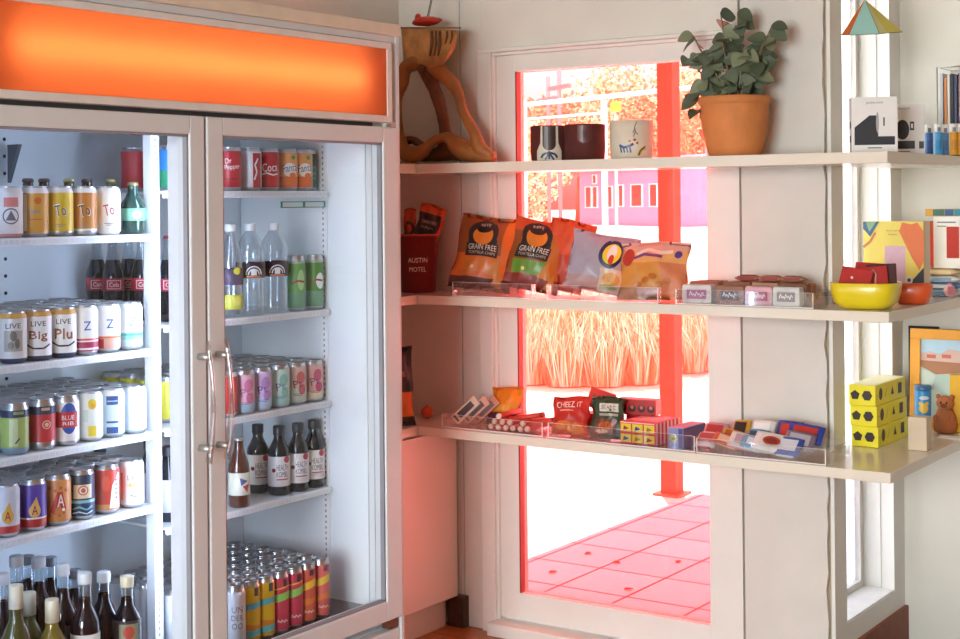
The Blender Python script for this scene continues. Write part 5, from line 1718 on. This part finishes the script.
for k, dd in enumerate(['bottom yellow box with dark cut-out shapes', 'middle yellow box with dark cut-out shapes', 'top yellow box with dark cut-out shapes and pale lit top']):
    o = pbox('shape_box', dd + ' in the stack of three', 'box', (-1.563 - .003 * k, 4.472 - .002 * k, ZL + .0008 + .0632 * k), .0, .084, .280, .0625, YEL, shapes_left(.084), prints_right=shapes_right(), group='yellow shape boxes')
    if k == 2:
        part('lit_top_panel', MB().box(-.040, -.136, .0626, .040, .136, .0638, M('efe8b4', .45, 0, .03, 15)), o, 'pale top painted for window light')  # pale panel paints the window light on the box top
pbox('wooden_block', 'plain cream wooden block in front of the blue tin', 'block', (-1.407, 4.375, ZL + .0006), .0, .056, .05, .1, M('d8c4a8', .6, 0, .05, 20, name='pale_wood'), [([rect(-.02, -.04, -.019, .04)], P('cdb898'))], part_name='block_body')
# blue tin
tn = thing('tin', 'blue tin with yellow bear-shaped print behind the wooden block', 'tin', (-1.492, 4.672, ZL + .0006), 0)
part('tin_body', MB().lathe([(.024, 0), (.026, .003), (.026, .137), (.024, .142)], P('2f86c0'), 24, cap0=True, cap1=True), tn)
part('tin_lid', MB().lathe([(.0265, .142), (.0268, .144), (.0268, .156), (.025, .157)], P('3a6a94'), 24, cap0=True, cap1=True), tn)
decal('front_print', tn, [([ell(-.002, .015, .015, .016), ell(-.012, .03, .006), ell(.009, .03, .006)], P('e0b84a')), ([ell(.0, .048, .016, .006)], P('d8dce0')), ([rect(-.02, -.05, .02, -.03)], P('d8b04a'))], cylmap(.026, -1.1, .07), .005)
# terracotta figurine
fg = thing('clay_figurine', 'terracotta bear-like clay figurine before the framed picture', 'figurine', (-1.440, 4.735, ZL + .0012), .1)
CLAY = M('b5683a', .7, 0, .1, 20, .1, name='figurine_clay')
b = MB()
b.lathe([(.026, 0), (.035, .004), (.039, .022), (.034, .048), (.026, .068), (.022, .076)], CLAY, 24, cap0=True, cap1=True)
b.ball((0, 0, .094), .026, CLAY, 18, sc=(1.08, .95, .95))
part('clay_body', b, fg)
for s in (-1, 1):
    part('ear', MB().ball((s * .021, 0, .114), .0085, CLAY, 10), fg)
    part('paw', MB().ball((s * .026, -.022, .045), .009, CLAY, 10, sc=(1, 1.2, 1.5)), fg)
    part('eye', MB().ball((s * .009, -.0235, .098), .0035, DARK, 8), fg, 'dark eye')
part('muzzle', MB().ball((0, -.024, .088), .009, M('8a4a2a', .7), 10, sc=(1.2, .8, .8)), fg, 'darker muzzle')
solo('paper_sheet', MB().box(-.04, -.03, 0, .035, .03, .0012, P('efedea')), 'white sheet of paper lying under the clay figurine edge', 'paper', (-1.392, 4.64, ZL + .0006), .1)
# framed picture leaning on the right wall
FW, FH = .255, .325
pf = thing('picture_frame', 'orange-yellow framed landscape picture leaning on the right wall', 'picture', (-1.447, 4.795, ZL + .002), 0, rx=-.055)
FRM = M('dc9624', .45, 0, .06, 14, name='ochre_frame')
b = MB()
fb = .034
b.box(-FW / 2, -.01, 0, FW / 2, .01, fb * .8, FRM, bev=.002).box(-FW / 2, -.01, FH - fb, FW / 2, .01, FH, FRM, bev=.002).box(-FW / 2, -.01, fb * .8, -FW / 2 + fb, .01, FH - fb, FRM, bev=.002).box(FW / 2 - fb, -.01, fb * .8, FW / 2, .01, FH - fb, FRM, bev=.002)
part('frame', b, pf)
iw0, iw1, iz0, iz1 = -FW / 2 + fb, FW / 2 - fb, fb * .8, FH - fb
part('picture_sheet', MB().box(iw0, .0, iz0, iw1, .004, iz1, P('a9bcae')), pf)
decal('painted_scene', pf, [([rect(iw0, iz1 - .045, iw1, iz1)], P('a8c6d4')), ([[(iw0, iz1 - .05), (iw0 + .03, iz1 - .038), (iw0 + .06, iz1 - .05), (iw0 + .09, iz1 - .03), (iw1, iz1 - .04), (iw1, iz1 - .075), (iw0, iz1 - .075)]], P('c9a89a')),
                            ([[(iw0, iz1 - .07), (iw1, iz1 - .075), (iw1, iz1 - .10), (iw0 + .05, iz1 - .115), (iw0, iz1 - .09)]], P('a06a44')), ([[(iw0, iz1 - .095), (iw0 + .05, iz1 - .118), (iw0 + .04, iz1 - .16), (iw0, iz1 - .18)]], P('b8c4b4')),
                            ([ell(iw1 - .03, iz1 - .05, .014, .028)], P('4a5a44')), ([rect(iw0 + .02, iz1 - .062, iw0 + .05, iz1 - .050), rect(iw0 + .07, iz1 - .060, iw0 + .10, iz1 - .048)], P('b8604a'))], flatmap((0, 0, 0), (1, 0, 0), (0, 0, 1)), 0)
pbox('yellow_box', 'plain deep yellow box standing in front of the framed picture', 'box', (-1.392, 4.77, ZL + .0006), 0, .078, .03, .185, M('dfa81c', .45, 0, .04, 15, name='deep_yellow_carton'), [([rect(-.03, -.07, .03, -.066)], P('cf981a'))], part_name='carton')
bf = thing('picture_frame', 'thin black frame showing just left of the ochre framed picture', 'picture', (-1.545, YR - .008, ZL + .001), 0)
b = MB()
b.box(-.05, -.006, 0, .05, .006, .012, DARK).box(-.05, -.006, .318, .05, .006, .33, DARK).box(-.05, -.006, .012, -.038, .006, .318, DARK).box(.038, -.006, .012, .05, .006, .318, DARK)
part('frame', b, bf)
part('picture_sheet', MB().box(-.038, -.002, .012, .038, .004, .318, P('4a4038')), bf)

# ------------------------------------------------------------------ outdoors
gd = struct('ground_outside', MB().add([(-160, YW + .12, -.035), (40, YW + .12, -.035), (40, 200, -.035), (-160, 200, -.035)], [(0, 1, 2, 3)], M('d9d2c6', .9, 0, .04, 3, name='pale_concrete')))
tl_mt, nt, out = newmat('pink_porch_tile')
p = nt.nodes.new('ShaderNodeBsdfPrincipled')
tc = nt.nodes.new('ShaderNodeTexCoord')
mpn = nt.nodes.new('ShaderNodeMapping')
br = nt.nodes.new('ShaderNodeTexBrick')
br.offset = 0
br.inputs['Scale'].default_value = 1
br.inputs['Brick Width'].default_value = .297
br.inputs['Row Height'].default_value = .322
br.inputs['Mortar Size'].default_value = .006
br.inputs['Color1'].default_value = (*lin('e2d2d8'), 1)
br.inputs['Color2'].default_value = (*lin('d8c4cc'), 1)
br.inputs['Mortar'].default_value = (*lin('8a3a4a'), 1)
mpn.inputs['Location'].default_value = (2.977, -4.842 + .322, 0)
nt.links.new(tc.outputs['Object'], mpn.inputs[0])
nt.links.new(mpn.outputs[0], br.inputs['Vector'])
nt.links.new(br.outputs['Color'], p.inputs['Base Color'])
p.inputs['Roughness'].default_value = .75
nt.links.new(p.outputs[0], out.inputs[0])
struct('porch_floor', MB().box(-3.31, YW + .125, -.06, 2.0, 6.75, .0, tl_mt))
POSTM = M('8e2a1c', .6, 0, .04, 10, name='coral_post_paint')
b = MB()
po = thing('porch_post', 'square coral red porch post standing outside the red glass door', 'post', (-3.486, 6.80, -.034))
part('post_shaft', MB().box(-.044, -.044, .012, .044, .044, 2.70, POSTM, bev=.002), po)
part('post_foot', MB().box(-.075, -.075, 0, .075, .075, .012, P('7a4a3a')), po, 'flat metal foot')
aw_mt, nt, out = newmat('added_translucent_awning')  # translucence added so sun through the unseen roof brightens the tiles
tr = nt.nodes.new('ShaderNodeBsdfTranslucent')
tr.inputs[0].default_value = (.62, .58, .56, 1)
nt.links.new(tr.outputs[0], out.inputs[0])
struct('porch_roof', MB().box(-3.55, YW + .13, 2.701, -1.95, 7.0, 2.72, aw_mt))
# dry leaves on the tiles
rr = random.Random(8)
for k, (px, py) in enumerate([(677, 563), (613, 562), (549, 573), (591, 553), (624, 590)]):
    v = at(px, py, Z=.002)
    b = MB()
    leaf(b, (0, 0, .003), (1, .3, .1), .04, .022, M('7a3a24', .8), .1)
    solo('fallen_leaf', b, f"small dry leaf on the porch tiles, {['nearest the post side', 'in the middle', 'at the left edge', 'left of centre', 'lower middle'][k]}", 'leaf', v, rr.uniform(0, 6), 'dry leaves on the porch tiles')


def grass(loc, H, R, seed, label, n=750):
    r_ = random.Random(seed)
    b = MB()
    gm = [M('dccdb0', .8, 0, .1, 6, name='straw_grass'), M('b8a27c', .8, 0, .1, 6), M('ebe0c8', .8, 0, .1, 6), M('8f8458', .8, 0, .1, 6)]
    for i in range(n):
        a = r_.uniform(0, 2 * PI)
        rad = R * .35 * math.sqrt(r_.random())
        bx_, by_ = rad * math.cos(a), rad * math.sin(a)
        out_ = R * r_.uniform(.35, 1.25)
        hh_ = H * r_.uniform(.55, 1.)
        a2 = a + r_.uniform(-.5, .5)
        vs = []
        w = r_.uniform(.004, .007)
        px_, py_ = -math.sin(a2) * w, math.cos(a2) * w
        for t in (0, .3, .6, .85, 1.):
            rr_ = out_ * t ** 1.35
            z = max(.01, hh_ * (2.5 * t - 2.05 * t * t * (.75 + .3 * r_.random())) / .78)
            ww = 1 - .85 * t
            x, y = bx_ + rr_ * math.cos(a2), by_ + rr_ * math.sin(a2)
            vs += [(x - px_ * ww, y - py_ * ww, z), (x + px_ * ww, y + py_ * ww, z)]
        b.add(vs, [(2 * k, 2 * k + 1, 2 * k + 3, 2 * k + 2) for k in range(4)], r_.choice(gm))
    solo('grass_clump', b, label, 'grass', loc, 0, 'ornamental grasses outside')


for k, (px, py, H, R, lb) in enumerate([(532, 384, .62, .42, 'leftmost straw-coloured grass clump beyond the red glass'), (566, 386, .66, .48, 'straw grass clump, second from left beyond the glass'), (604, 386, .66, .50, 'straw grass clump, middle of the row beyond the glass'),
                                        (640, 384, .64, .48, 'straw grass clump just left of the coral post'), (690, 372, .62, .46, 'straw grass clump right of the coral post'), (716, 370, .6, .46, 'straw grass clump at the right edge of the door glass'), (548, 372, .66, .5, 'straw grass clump set back behind the left pair'), (622, 372, .68, .5, 'straw grass clump set back behind the middle one')]):
    v = at(px, py, Z=-.035)
    grass((v.x, v.y, -.034), H, R, 20 + k, lb)

# white carport frame
fp = thing('carport_frame', 'white metal carport frame seen through the top of the red glass', 'frame', (at(603, 100, D=19).x, at(603, 100, D=19).y, -.034))
WM = M('f2f0f0', .5, 0, .02, 10, name='white_metal')
L0, L1, L2 = at(500, 107, D=20.3), at(603, 97, D=18.9), at(725, 84, D=17.2)
b = MB().tube([L0, L1, L2], .034, WM, 4)
part('beam', b, fp, world=True)
part('beam', MB().tube([at(505, 121, D=20.4), at(603, 113, D=19.0)], .018, WM, 4), fp, world=True)
for px, D in ((604, 18.9), (524, 20.1), (712, 17.4)):
    q = at(px, 100, D=D)
    part('upright', MB().box(q.x - .03, q.y - .03, -.034, q.x + .03, q.y + .03, q.z, WM), fp, world=True)
q = at(615.5, 107, D=22)
sg = thing('yellow_sign', 'small plain yellow sign board on a post beyond the carport', 'sign', (q.x, q.y, -.034), -YAW)
part('board', MB().box(-.13, -.02, q.z - .07 + .034, .13, .02, q.z + .08 + .034, P('f0e040')), sg)
part('sign_post', MB().cyl(.025, 0, q.z - .06, P('c9c4c0'), 10), sg)
# utility pole, left
for px, D, topy, dd in ((559, 55, 62, 'thin utility pole at the far left behind the red glass'), (548, 60, 76, 'second thin utility pole farther left behind the red glass')):
    q = at(px, topy, D=D)
    o = thing('utility_pole', dd, 'pole', (q.x, q.y, -.034), -YAW)
    part('pole_shaft', MB().cyl(.08, 0, q.z, M('8a7a80', .8), 10), o)
    part('crossarm', MB().box(-.9, -.08, q.z - 1.0, .9, .08, q.z - .85, M('8a7a80', .8)), o)

# pale house across the yard
hq = at(603, 225, Z=-.035)
D0 = (hq - CAMP).dot(_fwd)
hk = D0 / F
house = thing('house', 'long pale lavender house with dark windows seen through the red glass', 'house', (hq.x, hq.y, -.034), -YAW)
HW = M('9a88ae', .8, 0, .03, .6, name='pale_lavender_siding')
hw0, hw1, hh = (548 - 603) * hk, (760 - 603) * hk, 53 * hk
part('house_wall', MB().box(hw0, 0, 0, hw1, 6, hh, HW), house)
b = MB()
ov = 3 * hk
b.add([(hw0 - ov, -ov, hh), (hw1 + ov, -ov, hh), (hw1 + ov, 3, hh + 12 * hk), (hw0 - ov, 3, hh + 12 * hk), (hw0 - ov, 6.3, hh), (hw1 + ov, 6.3, hh), (hw0 - ov, -ov, hh + .15), (hw1 + ov, -ov, hh + .15), (hw1 + ov, 3, hh + 12 * hk + .15), (hw0 - ov, 3, hh + 12 * hk + .15), (hw0 - ov, 6.3, hh + .15), (hw1 + ov, 6.3, hh + .15)],
      [(0, 1, 7, 6), (6, 7, 8, 9), (9, 8, 11, 10), (0, 6, 9, 10, 4, 3), (1, 2, 5, 11, 8, 7), (4, 10, 11, 5), (0, 3, 2, 1), (3, 4, 5, 2)], M('8a7a8a', .8, name='grey_violet_roof'))
part('roof', b, house)
WIN = M('2a1a22', .2, 0, .05, 3, name='dark_window_pane')
for x0, x1, y0, y1 in ((565, 578, 187, 207), (582, 592, 187, 207), (582.5, 590, 175, 183), (612, 626, 187, 207), (641, 650, 186, 206), (668, 690, 186, 206), (706, 720, 186, 206)):
    a0, a1, c0, c1 = (x0 - 603) * hk, (x1 - 603) * hk, (225 - y1) * hk, (225 - y0) * hk
    f = .9 * hk
    w_ = part('house_window', MB().box(a0 - f, -.10, c0 - f, a1 + f, -.0, c0, WM).box(a0 - f, -.10, c1, a1 + f, 0, c1 + f, WM).box(a0 - f, -.1, c0, a0, 0, c1, WM).box(a1, -.1, c0, a1 + f, 0, c1, WM), house)
    part('window_pane', MB().box(a0, -.05, c0, a1, -.001, c1, WIN), w_)
# shrubs by the house and trees behind it


def tree(name, loc, H, R, seed, label, mats, trunk=True, n=900, leafs=.5, flat=.75, group='trees behind the house'):
    r_ = random.Random(seed)
    o = thing(name, label, 'tree' if trunk else 'shrub', loc, 0, group)
    if trunk:
        b = MB()
        b.tube([(0, 0, 0), (.1, 0, H * .3), (0, .1, H * .7)], [R * .07, R * .055, R * .02], M('7a5a4a', .9, 0, .2, 3), 8)
        for k in range(5):
            a = r_.uniform(0, 6.3)
            b.tube([(0, 0, H * .4), (R * .3 * math.cos(a), R * .3 * math.sin(a), H * .6), (R * .6 * math.cos(a), R * .6 * math.sin(a), H * .78)], [R * .035, R * .025, R * .008], M('7a5a4a', .9, 0, .2, 3), 6)
        part('trunk', b, o)
    b = MB()
    blobs = [(r_.uniform(-.6, .6) * R, r_.uniform(-.6, .6) * R, H * r_.uniform(.42 if trunk else .15, .85), R * r_.uniform(.35, .6)) for _ in range(14)]
    for i in range(n):
        bx_, by_, bz_, br_ = r_.choice(blobs)
        d = Vector((r_.gauss(0, 1), r_.gauss(0, 1), r_.gauss(0, 1))).normalized() * br_ * r_.uniform(.6, 1.05)
        c_ = Vector((bx_, by_, bz_)) + Vector((d.x, d.y, d.z * flat))
        if c_.z < .1:
            continue
        u = Vector((r_.gauss(0, 1), r_.gauss(0, 1), r_.gauss(0, 1))).normalized()
        v_ = u.orthogonal().normalized()
        s_ = leafs * r_.uniform(.5, 1.2)
        b.add([c_ - u * s_, c_ + v_ * s_ * .5, c_ + u * s_, c_ - v_ * s_ * .5], [(0, 1, 2, 3)], r_.choice(mats))
    part('crown', b, o)


TM = [M('b4ae84', .9, 0, .15, 1, name='pale_olive_leaves'), M('d0c496', .9, 0, .15, 1), M('8a8860', .9, 0, .15, 1)]  # pale olive tones, picked at random for each leaf
TM2 = [M('e4d8b4', .9, 0, .12, 1), M('cdbc90', .9, 0, .12, 1), M('ece2c4', .9, 0, .1, 1)]
TM3 = [M('76765a', .9, 0, .15, 1), M('a09a72', .9, 0, .15, 1), M('b09478', .9, 0, .15, 1)]
for k, (px, D, tp, R, mm, lb) in enumerate([(545, 97, 92, 3.8, TM3, 'dark leafy tree at the far left behind the house'), (578, 106, 88, 4.4, TM2, 'pale golden tree left of the carport upright'), (622, 116, 58, 5.2, TM, 'tall bushy tree behind the middle of the house'),
                                           (646, 99, 84, 4.0, TM3, 'darker tree just left of the coral post'), (600, 128, 90, 5.0, TM2, 'pale tree low behind the yellow sign'), (700, 102, 66, 4.8, TM, 'bushy tree right of the coral post'), (666, 128, 64, 5.4, TM, 'tall tree hidden partly by the coral post'), (528, 88, 118, 3.4, TM2, 'pale small tree at the left edge of the glass')]):
    q = at(px, tp, D=D)
    tree('leafy_tree', (q.x, q.y, -.034), q.z * 1.05, R, 60 + k, lb, mm, n=2600, leafs=.21)
for k, (px, H, R, lb) in enumerate([(534, 2.6, 1.3, 'pale shrub left of the house end')]):
    q = at(px, 226, Z=-.035)
    q = CAMP + (q - CAMP) * .93
    tree('garden_shrub', (q.x, q.y, -.034), H, R, 90 + k, lb, [TM[0], TM2[0], TM3[2]], False, 400, .16, .9, None)

# ------------------------------------------------------------------ light
w = bpy.data.worlds.new('sky')
scene.world = w
w.use_nodes = True
nt = w.node_tree
nt.nodes.clear()
sk = nt.nodes.new('ShaderNodeTexSky')
sk.sky_type = 'NISHITA'
sk.sun_disc = False
sk.sun_elevation = math.radians(58)
sk.sun_rotation = math.radians(150)
sk.air_density = 1.2
sk.dust_density = 3.0
hs = nt.nodes.new('ShaderNodeHueSaturation')
hs.inputs['Saturation'].default_value = .35
bg = nt.nodes.new('ShaderNodeBackground')
bg.inputs[1].default_value = 1.3
wo = nt.nodes.new('ShaderNodeOutputWorld')
nt.links.new(sk.outputs[0], hs.inputs['Color'])
nt.links.new(hs.outputs[0], bg.inputs[0])
nt.links.new(bg.outputs[0], wo.inputs[0])


def light(name, kind, loc, aim, energy, color, size=None, size_y=None, angle=None):
    d = bpy.data.lights.new(name, kind)
    d.energy = energy
    d.color = color
    if size:
        d.shape = 'RECTANGLE'
        d.size = size
        d.size_y = size_y
    if angle:
        d.angle = angle
    o = bpy.data.objects.new(name, d)
    COL.objects.link(o)
    o.location = loc
    o.rotation_euler = (Vector(aim) - Vector(loc)).to_track_quat('-Z', 'Y').to_euler()
    return o


light('sun', 'SUN', (0, 0, 20), (1.4, -2.0, 0), 40.0, (1., .95, .88), angle=.009)
# area light added in the unseen rear opening as the room's key light
light('added_rear_area', 'AREA', ((WX0 + WX1) / 2, YB - .02, 1.55), ((WX0 + WX1) / 2 - .5, 4, 1.3), 315, (.86, .96, 1.), WX1 - WX0, 2.0)

scene.view_settings.view_transform = 'Standard'
scene.view_settings.look = 'None'
scene.view_settings.exposure = 0.0
scene.view_settings.gamma = 1.0
scene.cycles.transparent_max_bounces = 32
scene.cycles.max_bounces = 8
scene.cycles.diffuse_bounces = 4
scene.cycles.sample_clamp_indirect = 6
